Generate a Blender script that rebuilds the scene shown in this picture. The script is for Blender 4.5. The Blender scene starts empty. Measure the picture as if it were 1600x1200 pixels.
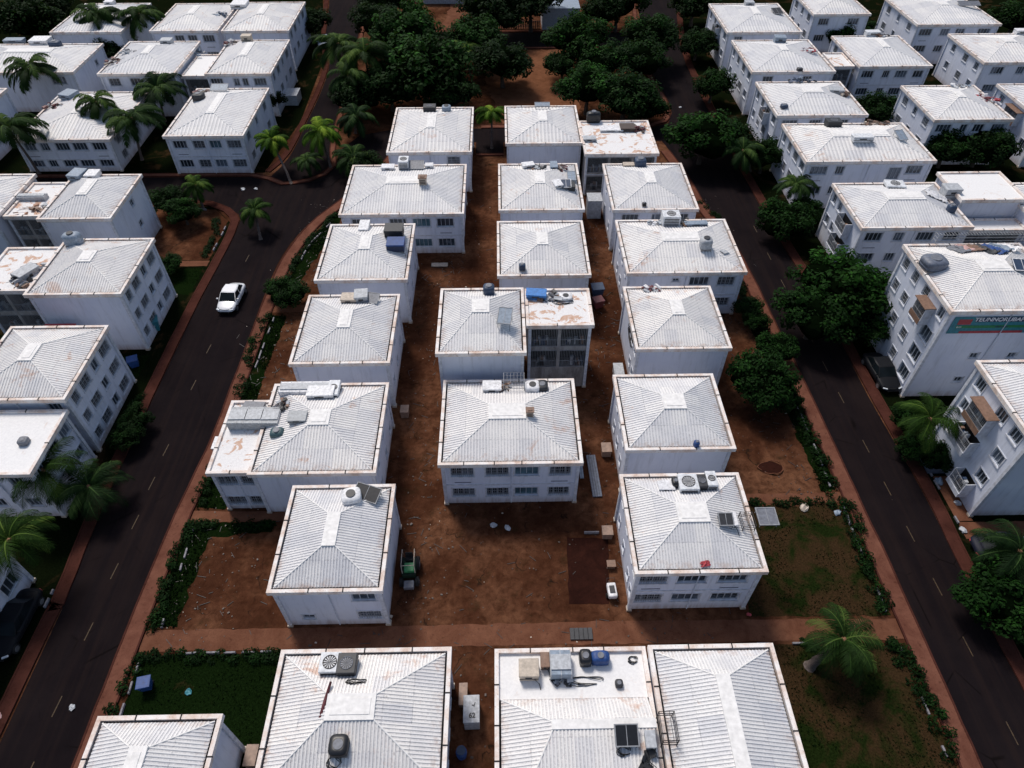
import bpy, bmesh, math, random
from mathutils import Vector, Matrix, noise
R = random.Random(7)
rad = math.radians
scene = bpy.context.scene
COL = scene.collection

HOUSE_BOX = {
    'A1': (-15.2, -3.8, 85.5, 99.2, 6.1),
    'A2': (-19.3, -4.4, 70.9, 82.8, 5.8),
    'A3': (-19.7, -9.9, 57.7, 68.3, 6.2),
    'A4': (-19.7, -10.4, 45.1, 55.2, 6.3),
    'A5': (-20.6, -10.3, 33.0, 43.1, 5.8),
    'A5f': (-24.1, -19.8, 33.4, 41.4, 5.5),
    'A6': (-16.7, -8.6, 22.8, 31.9, 5.8),
    'A7': (-14.7, -3.6, 10.2, 18.7, 6.0),
    'A8': (-25.0, -17.4, 7.6, 14.8, 6.0),
    'B1': (0.7, 11.3, 87.9, 99.7, 6),
    'B1f': (11.2, 21.1, 84.4, 94.2, 6.2),
    'B2': (-0.3, 10.0, 71.2, 82.4, 6),
    'B3': (-0.5, 9.5, 58.4, 68.9, 6),
    'B4': (-6.0, 2.1, 43.9, 53.2, 8.5),
    'B4f': (2.2, 8.5, 47.5, 53.0, 8.5),
    'B5': (-5.4, 6.4, 33.6, 43.2, 5.9),
    'B7': (-0.8, 9.05, 7.0, 18.5, 6.0),
    'B7r': (9.15, 17.3, 5.6, 18.4, 6.4),
    'C2': (13.3, 23.7, 71.2, 82.4, 5.9),
    'C3': (13.3, 26.2, 58.6, 68.9, 6.0),
    'C4': (12.5, 21.6, 46.6, 56.1, 6.2),
    'C5': (9.9, 19.0, 34.6, 43.3, 6.2),
    'C6': (9.1, 18.6, 23.6, 32.3, 6.1),
    'D5': (39.5, 48.5, 31.5, 40.3, 10.4),
    'D4': (39.5, 51.1, 45.5, 55.8, 11.3),
    'D3': (40.3, 53.0, 64.7, 74.5, 7.3),
    'D3b': (53.4, 61.2, 69.2, 75.7, 8),
    'D2': (39.1, 56.0, 80.3, 91.1, 7.0),
    'D1': (39.4, 52.5, 94.0, 105.7, 6.8),
    'D0': (39.7, 53.0, 108.9, 122.5, 7.0),
    'Dm1': (40.1, 53.4, 126.7, 141.9, 6.8),
    'E0': (59.2, 71.3, 114.1, 127.9, 5.7),
    'E1': (60.9, 72.2, 91.8, 103.4, 7),
    'Em1': (58.0, 68.7, 135.0, 147.4, 7),
    'Em2': (74.8, 90.0, 129.3, 144.4, 7),
    'F0': (78.1, 91.5, 112.0, 124.8, 7),
    'F1': (75.8, 87.8, 90.9, 103.8, 7),
    'G4': (-46.8, -35.6, 91.1, 107.0, 5.9),
    'G3': (-46.1, -35.7, 109.7, 124.1, 7),
    'G2': (-48.7, -36.8, 128.4, 143.7, 7),
    'I3': (-62.9, -50.8, 110.0, 123.8, 7),
    'I2': (-61.3, -49.3, 128.6, 143.2, 7),
    'I4': (-68.5, -54.8, 92.2, 108.2, 5.0),
    'J3': (-86.0, -67.7, 112.1, 124.4, 6.5),
    'J2': (-79.4, -66.8, 129.8, 145.2, 6.5),
    'G5': (-52.6, -44.2, 67.9, 77.9, 7.5),
    'G6': (-47.2, -37.6, 53.8, 63.5, 7.8),
    'G7': (-46.5, -37.3, 40.0, 49.6, 7.4),
    'F2': (60.6, 68.9, 64.3, 74.2, 7.3),
    'G8': (-44.2, -37.4, 32.9, 39.8, 6.4),
}
ROOF_ITEMS = [
    ('ac_unit', 'A1', -10.09, 97.16, 1.8, 1.3, 0.8, 0, 'dark', 'dark slatted cooling unit at the back edge of the roof beside the palm gap'),
    ('water_tank', 'A1', -7.68, 97.12, 1.3, 1.3, 0.8, 0, 'bluegrey', 'round blue-grey tank right of the dark unit on the rearmost left roof'),
    ('storage_box', 'A2', -14.43, 81.15, 1.6, 1.0, 0.5, 0, 'white', 'small white box nearest the left end of the wide roof behind'),
    ('ac_unit', 'A2', -12.41, 81.61, 1.3, 1.6, 1.3, 0, 'whitey', 'tall white cabinet beside the grey panel on the wide left roof'),
    ('solar_panel', 'A2', -10.83, 81.42, 2.0, 1.5, 0.5, 0, 'grey', 'grey square panel right of a tall white cabinet on the wide left roof'),
    ('storage_box', 'A2', -9.2, 81.72, 1.0, 0.8, 0.5, 0, 'white', 'small white box right of the grey square panel on the wide left roof'),
    ('chimney', 'A2', -9.53, 76.1, 0.9, 0.8, 1.0, 0, 'brown', 'rough brown chimney block on the ridge of the wide left roof'),
    ('storage_box', 'A3', -15.56, 67.05, 1.1, 2.0, 0.5, 0, 'white', 'white upright box at the back rim of the left roof with the blue crate'),
    ('crate', 'A3', -11.92, 65.25, 2.0, 1.6, 1.1, 0, 'dark', 'dark slatted crate behind the blue crate on the right roof slope'),
    ('crate', 'A3', -11.54, 63.0, 1.9, 1.6, 0.9, 0, 'blue', 'blue covered crate in front of the dark slatted crate on the roof slope'),
    ('storage_box', 'A4', -15.29, 53.84, 1.5, 1.2, 0.6, 0, 'beige', 'beige box leftmost of three boxes at the back of the roof'),
    ('storage_box', 'A4', -14.09, 54.02, 1.3, 1.4, 0.9, 0.1, 'greywhite', 'pale grey box in the middle of three boxes at the back of the roof'),
    ('solar_panel', 'A4', -13.09, 53.7, 1.6, 1.3, 0.4, -0.2, 'grey', 'grey slanted panel rightmost of three boxes at the back of the roof'),
    ('duct', 'A5', -17.47, 42.12, 4.6, 1.3, 0.5, 0, 'white', 'long white duct on the back rim of the L-shaped roof'),
    ('storage_box', 'A5', -15.98, 41.28, 2.3, 1.2, 0.6, 0, 'white', 'white box with rubble in front of the long white duct'),
    ('ac_unit', 'A5', -14.96, 41.82, 1.0, 1.8, 0.6, 0, 'whitey', 'white outdoor unit at the right end of the long white duct'),
    ('duct', 'A5f', -22.69, 39.02, 1.5, 1.9, 0.9, 0, 'concrete', 'left one of three joined concrete tanks on the peeling flat roof'),
    ('duct', 'A5f', -21.31, 39.0, 1.5, 1.9, 0.9, 0, 'concrete', 'middle one of three joined concrete tanks on the peeling flat roof'),
    ('duct', 'A5f', -19.93, 38.97, 1.5, 1.9, 0.9, 0, 'concrete', 'right one of three joined concrete tanks on the peeling flat roof'),
    ('storage_box', 'A5f', -21.91, 40.57, 1.8, 0.9, 0.4, -0.1, 'grey', 'low grey box at the back rim of the peeling flat roof'),
    ('storage_box', 'A5', -17.33, 38.19, 1.5, 1.1, 0.4, 0, 'concrete', 'concrete block beside the joined tanks where flat and hipped roof meet'),
    ('water_tank', 'A5f', -18.95, 37.03, 1.2, 1.0, 1.2, 0, 'teal', 'dark teal tank with a lid in front of the joined concrete tanks'),
    ('junk_pile', 'A5', -19.21, 40.16, 1.3, 1.2, 0.6, 0, 'dark', 'pile of dark scrap and green weeds beside the joined concrete tanks'),
    ('water_tank', 'A6', -11.69, 30.18, 1.5, 1.4, 0.8, 0.2, 'white', 'white tank with a dark hole left of the black panel'),
    ('solar_panel', 'A6', -10.6, 30.62, 2.1, 1.3, 0.35, -0.35, 'black', 'black panel lying aslant by the back rim of the roof'),
    ('ac_unit', 'A7', -11.14, 17.44, 1.3, 1.3, 0.7, 0, 'whitey', 'white half of a pair of roof units near the back rim'),
    ('ac_unit', 'A7', -10.07, 17.34, 1.2, 1.3, 0.7, 0, 'dark', 'dark half of a pair of roof units near the back rim'),
    ('cable_coil', 'A7', -9.34, 16.26, 1.4, 0.5, 0.06, 0, 'black', 'loop of black hose lying behind the roof plateau'),
    ('pipe', 'A7', -10.95, 14.94, 0.22, 2.4, 0.2, -0.12, 'maroon', 'maroon pipe running down the roof beside the plateau'),
    ('water_tank', 'A7', -9.83, 12.6, 1.15, 1.2, 0.5, 0, 'black', 'black rubber-looking tank with cables on the lower roof slope'),
    ('cable_coil', 'A7', -10.08, 11.85, 0.9, 1.0, 0.06, 0, 'black', 'tangle of black cable below the black roof tank'),
    ('solar_panel', 'B1', 6.19, 97.93, 2.2, 0.9, 0.6, 0, 'bluegrey', 'blue-grey panel at the back rim of the roof beside the flat roofed block'),
    ('water_tank', 'B1f', 13.29, 94.25, 2.0, 1.2, 1.5, 0, 'black', 'big black tank on the back edge of the stained flat roof'),
    ('storage_box', 'B1f', 15.53, 91.63, 3.2, 1.5, 0.3, 0, 'white', 'white sheet leaning against the back rim of the stained flat roof'),
    ('storage_box', 'B1f', 17.8, 91.78, 2.0, 1.7, 0.5, 0, 'darkbrown', 'brown open box between the white sheet and the red cloth pile'),
    ('junk_pile', 'B1f', 19.73, 91.55, 1.9, 1.6, 0.6, 0, 'maroon', 'pile of dark red cloth in the back corner of the stained flat roof'),
    ('storage_box', 'B1f', 12.2, 88.64, 1.7, 1.1, 0.4, 0, 'greywhite', 'broken pale box at the left rim of the stained flat roof'),
    ('storage_box', 'B2', 3.53, 80.6, 1.5, 1.0, 0.6, 0.2, 'white', 'white box at the back rim beside the dark rubbish'),
    ('junk_pile', 'B2', 4.9, 80.08, 2.0, 0.9, 0.5, 0, 'dark', 'heap of dark and white rubbish at the back rim'),
    ('storage_box', 'B2', 6.82, 80.7, 0.9, 1.6, 0.5, 0, 'bluegrey', 'narrow blue-grey box standing at the back rim'),
    ('junk_pile', 'B2', 7.87, 80.36, 1.4, 1.4, 0.5, 0, 'maroon', 'bundle of cloth beside the narrow blue-grey box'),
    ('solar_panel', 'B2', 8.93, 78.36, 1.1, 2.0, 0.3, 0, 'bluegrey', 'pale blue panel lying near the right rim'),
    ('storage_box', 'B2', 6.96, 75.67, 1.0, 1.5, 0.4, 0.3, 'white', 'white tray left of the dark blue panel'),
    ('solar_panel', 'B2', 8.0, 75.69, 1.3, 1.4, 0.5, 0, 'navy', 'dark blue panel on the right slope of the roof'),
    ('storage_box', 'B2', 8.72, 75.7, 0.8, 1.3, 0.6, 0, 'dark', 'dark metal box right of the dark blue panel'),
    ('water_tank', 'B3', 2.18, 59.41, 0.7, 0.7, 0.7, 0, 'navy', 'small dark navy tank alone on the front slope of the roof'),
    ('water_tank', 'B4', -1.27, 51.95, 1.1, 1.1, 1.0, 0, 'navy', 'dark navy tank at the back rim behind the tilted panel'),
    ('solar_panel', 'B4', 0.22, 47.27, 1.3, 1.8, 0.9, -0.15, 'bluegrey', 'tilted blue-grey panel on the right slope above the barred galleries'),
    ('storage_box', 'B4f', 3.3, 51.96, 1.9, 1.1, 0.6, -0.1, 'brightblue', 'bright blue crate among black cables on the flat rear roof'),
    ('junk_pile', 'B4f', 4.78, 51.84, 2.2, 1.2, 0.5, 0, 'dark', 'heap of black cables and scrap right of the bright blue crate'),
    ('water_tank', 'B4f', 6.13, 51.71, 1.3, 1.1, 0.35, 0, 'white', 'white basin in the cable scrap on the flat rear roof'),
    ('cable_coil', 'B4f', 5.84, 51.04, 2.2, 1.0, 0.07, 0, 'black', 'black cables trailing in front of the white basin'),
    ('storage_box', 'B5', -0.99, 41.77, 1.6, 1.1, 0.5, 0, 'white', 'white box left of the pipe frame at the back rim'),
    ('junk_pile', 'B5', 0.08, 41.83, 1.0, 1.1, 0.6, 0, 'brown', 'brown scrap between the white box and the pipe frame'),
    ('metal_rack', 'B5', 0.94, 42.05, 1.8, 1.2, 1.2, 0, 'greymetal', 'grey pipe frame at the back rim of the roof'),
    ('water_tank', 'B5', 2.58, 41.7, 1.4, 1.2, 0.6, 0, 'white', 'white rounded tank beside the dark tank at the back rim'),
    ('water_tank', 'B5', 3.44, 41.77, 1.0, 1.2, 0.6, 0, 'dark', 'dark rounded tank beside the white tank at the back rim'),
    ('chimney', 'B5', 2.2, 37.99, 0.6, 0.5, 0.7, 0, 'brown', 'small stained chimney at the right end of the roof plateau'),
    ('storage_box', 'B7', 1.38, 17.04, 1.2, 1.1, 0.8, 0, 'beige', 'beige square tank on the flat strip behind the ridge'),
    ('storage_box', 'B7', 2.43, 17.6, 0.5, 0.9, 0.6, 0, 'brown', 'small brown box between the beige tank and the blue-grey tank'),
    ('duct', 'B7', 3.4, 17.29, 1.3, 1.6, 0.9, 0, 'bluegrey', 'blue-grey ribbed tank on the flat strip behind the ridge'),
    ('junk_pile', 'B7', 3.43, 16.49, 1.0, 0.4, 0.3, 0, 'dark', 'dark scrap in front of the blue-grey ribbed tank'),
    ('water_tank', 'B7', 5.05, 17.76, 0.8, 1.0, 0.8, 0, 'black', 'black bin next to the blue bin on the flat strip'),
    ('water_tank', 'B7', 6.01, 17.74, 1.2, 0.8, 0.8, 0, 'blue', 'blue bin next to the black bin on the flat strip'),
    ('cable_coil', 'B7', 8.16, 17.7, 0.7, 0.7, 0.25, 0, 'dark', 'round wire coil in the back corner of the flat strip'),
    ('water_tank', 'B7', 7.05, 16.18, 0.5, 0.5, 0.35, 0, 'dark', 'small dark ball-shaped drum at the front of the flat strip'),
    ('cable_coil', 'B7', 4.97, 16.42, 2.6, 0.8, 0.05, 0, 'dark', 'long loops of thin cable on the flat strip'),
    ('solar_panel', 'B7', 6.88, 12.7, 1.4, 1.2, 0.4, 0, 'black', 'black glossy panel on the slope in front of the ridge'),
    ('cable_coil', 'B7', 6.69, 12.01, 0.9, 0.7, 0.06, 0, 'black', 'coil of black cable under the black glossy panel'),
    ('storage_box', 'B7', 8.23, 12.47, 0.55, 0.9, 0.5, 0, 'greywhite', 'narrow white box between the black panel and the raised roof'),
    ('junk_pile', 'B7', 8.05, 11.36, 0.9, 1.3, 0.6, 0, 'black', 'black plastic bag below the narrow white box'),
    ('metal_rack', 'B7r', 9.43, 13.17, 0.9, 1.6, 1.1, 0, 'darkbrown', 'rusty metal rack standing on the left rim of the raised roof'),
    ('water_tank', 'C2', 18.11, 81.68, 1.5, 1.5, 1.1, 0, 'navy', 'round dark tank on a pale base at the back rim'),
    ('storage_box', 'C2', 16.63, 81.73, 1.4, 0.8, 0.3, 0, 'beige', 'broken beige cover left of the round dark tank'),
    ('water_tank', 'C2', 17.19, 72.05, 0.5, 0.5, 0.4, 0, 'black', 'tiny black drum alone on the front slope'),
    ('ac_unit', 'C3', 19.41, 67.62, 2.0, 1.5, 1.4, 0, 'whitey', 'tall white unit with a dark front at the back rim'),
    ('junk_pile', 'C3', 20.83, 67.33, 1.3, 1.2, 0.8, 0, 'dark', 'dark scrap right of the tall white unit'),
    ('junk_pile', 'C3', 17.78, 67.65, 1.5, 1.0, 0.4, 0, 'greywhite', 'pale rubble left of the tall white unit'),
    ('storage_box', 'C3', 22.25, 67.04, 2.6, 0.7, 0.4, 0.08, 'bluegrey', 'long low blue-grey trough at the back rim'),
    ('water_tank', 'C3', 22.2, 62.06, 1.3, 1.3, 1.2, 0, 'greywhite', 'grilled silver drum standing on the roof ridge'),
    ('cloth', 'C3', 24.34, 61.78, 1.0, 0.8, 0.1, 0.6, 'greywhite', 'torn scrap of silver sheet on the right slope'),
    ('junk_pile', 'C4', 15.33, 55.34, 1.5, 0.8, 0.5, 0, 'red', 'small heap of red cloth and wire at the back rim'),
    ('water_tank', 'C5', 15.76, 35.01, 0.45, 0.5, 0.6, 0, 'blue', 'small blue bin alone on the front slope'),
    ('storage_box', 'C6', 12.46, 30.71, 1.2, 0.8, 0.3, 0, 'white', 'flat white box leftmost of the row at the back rim'),
    ('water_tank', 'C6', 13.2, 30.94, 0.6, 0.8, 0.7, 0, 'black', 'small black tank between the flat white box and the big white unit'),
    ('ac_unit', 'C6', 14.11, 30.74, 1.5, 1.5, 0.7, 0, 'whitey', 'big white outdoor unit in the row at the back rim'),
    ('ac_unit', 'C6', 15.18, 30.85, 0.8, 1.2, 0.7, 0, 'dark', 'dark outdoor unit right of the big white unit'),
    ('ac_unit', 'C6', 15.96, 31.01, 0.8, 1.4, 0.8, 0, 'whitey', 'rightmost white unit of the row at the back rim'),
    ('solar_panel', 'C6', 16.13, 27.22, 1.1, 1.0, 0.5, 0, 'dark', 'dark panel left of a tilted white board on the right slope'),
    ('storage_box', 'C6', 16.81, 27.38, 0.4, 1.1, 0.6, 0, 'white', 'tilted white board on the right slope beside the dark panel'),
    ('metal_rack', 'C6', 17.92, 27.45, 0.9, 1.2, 0.8, 0, 'dark', 'dark bent rack standing on the right rim'),
    ('solar_panel', 'C6', 19.67, 28.08, 1.5, 1.5, 0.2, 0, 'grey', 'grey slatted panel hanging out past the right rim'),
    ('cloth', 'C6', 14.19, 24.29, 0.7, 0.4, 0.08, 0.2, 'red', 'red and green rag near the front rim'),
    ('water_tank', 'G6', -45.59, 62.33, 1.8, 1.3, 1.3, 0, 'bluegrey', 'blue and white tank at the back rim of the left hand roof'),
    ('junk_pile', 'G6L', -49.03, 56.69, 2.6, 2.2, 0.5, 0, 'dark', 'pile of dark and white boards at the left frame edge roof'),
    ('storage_box', 'G6L', -48.93, 57.98, 1.4, 2.2, 0.6, -0.5, 'greywhite', 'pale oval lid on the board pile at the left frame edge'),
    ('junk_pile', 'G6L', -48.61, 58.96, 2.0, 1.6, 0.5, 0, 'grey', 'grey scrap heap behind the pale oval lid'),
    ('storage_box', 'G5', -51.46, 76.97, 1.6, 1.9, 0.7, -0.15, 'bluegrey', 'car-shaped pale blue cover at the back rim of the roof'),
    ('storage_box', 'G5', -49.73, 77.1, 1.4, 1.6, 0.6, 0, 'white', 'white tub right of the car-shaped pale blue cover'),
    ('junk_pile', 'G5L', -54.28, 70.79, 4.0, 2.4, 0.5, 0, 'rustc', 'rust coloured debris between two joined roofs'),
    ('duct', 'G5L', -55.55, 73.21, 3.2, 0.9, 0.5, 0, 'greywhite', 'long pale trough on the link between two joined roofs'),
    ('solar_panel', 'G4', -42.47, 105.02, 2.6, 1.5, 0.6, 0, 'bluegrey', 'four pane pale blue panel at the back rim'),
    ('water_tank', 'G4', -44.87, 102.35, 1.8, 1.5, 0.9, 0, 'dark', 'dark square tank left of the four pane panel'),
    ('junk_pile', 'G4', -45.1, 105.07, 3.0, 0.8, 0.3, 0, 'maroon', 'dark red scrap along the back rim left of the four pane panel'),
    ('storage_box', 'G3', -42.09, 121.51, 1.6, 1.2, 1.1, 0, 'beige', 'beige box on the back rim of the roof beside the road'),
    ('junk_pile', 'G3', -44.96, 121.86, 2.2, 1.6, 0.5, 0, 'maroon', 'rust red clutter left of the beige box'),
    ('storage_box', 'I3', -55.64, 121.76, 1.8, 1.4, 0.7, 0, 'greywhite', 'grey-white box on the back rim of the roof'),
    ('junk_pile', 'I3', -61.59, 114.44, 2.5, 3.0, 0.6, 0, 'maroon', 'dark maroon scrap heap in the left corner of the roof'),
    ('junk_pile', 'I3', -60.64, 117.37, 3.0, 2.0, 0.6, 0, 'greywhite', 'pale scrap heap behind the dark maroon scrap heap'),
    ('junk_pile', 'I3L', -51.31, 120.68, 3.4, 2.5, 0.8, 0, 'greywhite', 'white and blue scrap on the low link between two roofs'),
    ('junk_pile', 'G2', -51.17, 136.43, 3.0, 1.8, 1.0, 0, 'bluegrey', 'bundle of blue-black tarpaulin in the left corner of the roof'),
    ('storage_box', 'G2', -48.57, 141.3, 2.8, 2.8, 0.8, 0, 'white', 'white box in the back corner of the roof at the top of the frame'),
    ('storage_box', 'J2', -74.29, 144.52, 1.6, 1.6, 0.7, 0, 'white', 'white box on the roof at the top left'),
    ('water_tank', 'J3', -74.53, 122.08, 2.0, 1.5, 0.9, 0, 'navy', 'dark blue lump on the back rim of the left edge roof'),
    ('storage_box', 'J3', -78.33, 124.77, 3.0, 2.4, 0.8, 0, 'white', 'big white bag at the back rim of the left edge roof'),
    ('storage_box', 'J3', -83.22, 125.46, 3.2, 1.4, 0.5, 0, 'bluegrey', 'pale blue tub at the back rim at the left frame edge'),
    ('junk_pile', 'I4', -66.97, 102.59, 3.0, 1.8, 0.4, 0, 'maroon', 'dark red scrap on the back left corner of the roof'),
    ('storage_box', 'I4', -65.82, 105.5, 2.0, 2.2, 0.7, -0.3, 'bluegrey', 'blue-grey tub in the middle of the back rim'),
    ('water_tank', 'G8', -39.45, 36.26, 0.8, 0.8, 0.5, 0, 'grey', 'small grey ball on the flat roof behind the palm'),
    ('water_tank', 'D4', 40.57, 51.95, 2.2, 1.9, 1.0, 0.1, 'slate', 'slate grey covered tank near the back left corner of the roof'),
    ('cloth', 'D4', 44.11, 54.34, 1.2, 1.9, 0.25, 0.3, 'grey', 'grey cloth leftmost of the laundry row'),
    ('cloth', 'D4', 44.75, 54.64, 1.2, 1.9, 0.25, 0.3, 'pink', 'pink and white cloth in the laundry row'),
    ('cloth', 'D4', 45.62, 54.63, 2.2, 1.8, 0.25, 0.1, 'brown', 'brown cloth in the laundry row'),
    ('cloth', 'D4', 46.77, 54.29, 1.2, 2.6, 0.3, 0.3, 'dark', 'black cloth in the laundry row'),
    ('cloth', 'D4', 47.39, 54.17, 1.2, 2.6, 0.3, 0.3, 'blue', 'dark blue cloth in the laundry row'),
    ('cloth', 'D4', 48.29, 54.58, 1.2, 2.2, 0.3, 0.4, 'bluegrey', 'pale blue cloth in the laundry row'),
    ('cloth', 'D4', 49.03, 54.67, 1.2, 2.2, 0.3, 0.5, 'white', 'white cloth rightmost of the laundry row'),
    ('metal_rack', 'D4', 47.14, 56.09, 9.0, 0.6, 1.0, 0, 'greymetal', 'long thin metal rail behind the laundry row'),
    ('solar_panel', 'D4', 47.69, 50.39, 1.6, 1.4, 0.5, -0.1, 'navy', 'dark blue panel with a white rim at the right frame edge'),
    ('ac_unit', 'D3', 47.1, 72.96, 2.2, 1.6, 0.5, -0.1, 'whitey', 'low white unit at the back rim of the roof'),
    ('cloth', 'D3', 50.95, 70.37, 2.6, 1.6, 0.3, -0.3, 'white', 'white sheeting on the right slope of the roof'),
    ('storage_box', 'D3', 53.19, 71.5, 1.8, 1.5, 1.2, 0, 'greywhite', 'pale ragged box near the raised flat roof'),
    ('water_tank', 'D3', 51.25, 67.36, 0.9, 0.9, 0.9, 0, 'navy', 'dark navy tank at the right rim of the roof'),
    ('ac_unit', 'D2', 45.61, 89.76, 2.0, 1.4, 0.9, 0, 'dark', 'dark unit at the back rim of the long roof'),
    ('storage_box', 'D2', 47.27, 84.14, 2.6, 1.1, 0.7, 0, 'whitey', 'white box on the ridge of the long roof'),
    ('solar_panel', 'D2', 52.7, 84.85, 1.2, 1.9, 0.5, 0.15, 'bluegrey', 'grey tilted panel at the right end of the long roof'),
    ('junk_pile', 'D2', 52.21, 90.8, 4.0, 1.6, 0.5, 0, 'brown', 'brown scrap at the back rim of the long roof'),
    ('junk_pile', 'D1', 46.16, 105.45, 4.2, 1.5, 0.9, 0, 'navy', 'row of dark tanks and scrap on the back rim'),
    ('water_tank', 'D1', 40.89, 96.11, 1.0, 1.0, 0.5, 0, 'navy', 'round dark lid on the left front slope'),
    ('storage_box', 'D1', 49.92, 100.73, 2.0, 1.4, 0.5, -0.2, 'greywhite', 'white tub on the right slope near rusty sheets'),
    ('junk_pile', 'D1', 51.03, 100.27, 2.4, 1.4, 0.5, 0, 'brown', 'brown rusty clutter right of the white tub'),
    ('storage_box', 'D0', 47.22, 120.46, 1.8, 1.5, 1.0, -0.1, 'bluegrey', 'pale blue unit on the back rim'),
    ('junk_pile', 'D0', 50.8, 116.15, 2.6, 1.4, 0.6, 0, 'red', 'red and white clutter at the rusty right corner'),
    ('water_tank', 'D0', 47.29, 109.35, 0.9, 0.9, 0.5, 0, 'dark', 'dark round lid on the front slope'),
    ('storage_box', 'Dm1', 47.21, 139.88, 1.6, 1.4, 0.7, 0, 'greywhite', 'grey-white box on the back rim at the top of the frame'),
    ('solar_panel', 'Dm1', 51.16, 135.27, 1.8, 1.8, 0.4, 0.2, 'dark', 'dark panel with a white rim on the right slope'),
    ('storage_box', 'E0', 66.31, 127.77, 2.4, 1.2, 0.9, 0, 'whitey', 'white box on the back rim left of dark clutter'),
    ('junk_pile', 'E0', 67.88, 127.12, 2.4, 1.2, 0.8, 0, 'dark', 'dark clutter right of a white box on the back rim'),
    ('junk_pile', 'E1', 69.29, 102.19, 2.8, 1.3, 0.6, 0, 'greywhite', 'pale scrap on the back rim'),
    ('junk_pile', 'E1', 71.26, 98.31, 2.8, 2.2, 0.5, 0, 'red', 'red and white clutter near the rusty right rim'),
    ('solar_panel', 'Em2', 87.5, 137.44, 4.0, 1.4, 0.6, 0, 'grey', 'grey panel pair on the roof at the top right'),
    ('storage_box', 'F0', 90.41, 124.45, 1.8, 1.2, 0.8, 0, 'white', 'white box on the back rim at the right frame edge'),
]
PALMS = [
    (-73.0, 110.8, 7.5, -77.7, 118.1, 5.0, 0.12, 'tall dark palm rising over the left edge roof with the dark blue lump'),
    (-72.6, 135.2, 7.5, -77.7, 144.2, 4.8, 0.12, 'palm left of the two in front of the top left roof'),
    (-65.0, 135.1, 7.5, -69.4, 144.7, 4.8, 0.1, 'palm right of the two at the corner of the top left roof'),
    (-67.2, 91.3, 7, -66.8, 91.8, 5.0, 0.1, 'leaning palm at the left frame edge below the second row'),
    (-58.6, 99.6, 7, -61.8, 107.2, 3.6, 0.2, 'small pale green palm overlapping the wide left roof'),
    (-52.0, 95.2, 6.5, -53.4, 95.7, 4.8, 0.08, 'drooping dark palm right of the small pale green palm'),
    (-52.8, 106.9, 6.0, -54.2, 108.4, 4.4, 0.05, 'dim palm in the gap between two left houses'),
    (-32.4, 92.7, 4.5, -29.7, 88.3, 2.8, 0.8, 'slim palm with yellowing fronds at the road junction corner'),
    (-25.9, 95.0, 4.5, -24.9, 92.9, 3.8, 1.0, 'bright green palm left of the central houses by the road'),
    (-20.7, 90.2, 3.0, -20.6, 88.6, 3.4, 0.15, 'low dark palm right of the bright green roadside palm'),
    (-26.8, 120.1, 7.5, -27.3, 123.0, 5.0, 0.15, 'palm left one of three beside the far road and the big leafy tree'),
    (-21.5, 114.2, 8, -21.5, 115.0, 5.2, 0.2, 'palm middle one of three against the big leafy tree'),
    (-23.9, 110.7, 6.0, -24.3, 111.4, 4.6, 0.12, 'short palm under the left one of three beside the far road'),
    (-21.9, 102.0, 3.5, -22.8, 103.8, 3.6, 0.0, 'dark palm in the shade below the big leafy tree'),
    (-6.2, 124.4, 5.0, -5.2, 126.0, 4.0, 0.3, 'palm between the two halves of the leafy tree group'),
    (-1.2, 100.3, 4.5, -1.3, 98.4, 3.0, 0.9, 'bright palm in the gap between the two rearmost central roofs'),
    (-40.6, 82.9, 3.0, -40.2, 81.8, 2.6, 0.3, 'small palm at the corner garden of the left junction'),
    (-31.3, 76.7, 3.0, -30.8, 74.6, 2.4, 0.2, 'small faded palm standing in the left road'),
    (-37.9, 34.5, 4.8, -38.0, 33.6, 3.5, 0.2, 'broad palm in front of the flat roofed left house'),
    (-35.1, 34.4, 2.5, -36.4, 34.9, 3.4, 0.0, 'dark bushy palm right of the broad palm by the left road'),
    (-36.8, 27.5, 5.5, -39.3, 28.2, 3.2, 0.25, 'palm with a dry brown frond at the lower left frame edge'),
    (33.9, 89.1, 4.0, 36.4, 90.7, 3.4, 0.1, 'dark palm right of the round tree on the right road'),
    (38.6, 80.0, 4.0, 40.6, 81.9, 3.0, 0.1, 'palm in front of the long roofed right house'),
    (37.0, 38.3, 5.2, 38.8, 38.9, 3.2, 0.3, 'spiky palm between the banner building and the lower right building'),
    (23.5, 19.8, 3.4, 22.0, 19.3, 3.0, 0.12, 'leaning palm with a thick trunk on the lower right lawn'),
    (39.3, 26.3, 3.5, 41.0, 26.7, 3.4, 0.0, 'dim palm at the lower right frame edge'),
    (-27.4, 90.5, 2.5, -28.6, 93.0, 2.4, 0.1, 'low dim palm behind the bright green roadside palm'),
]
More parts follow.
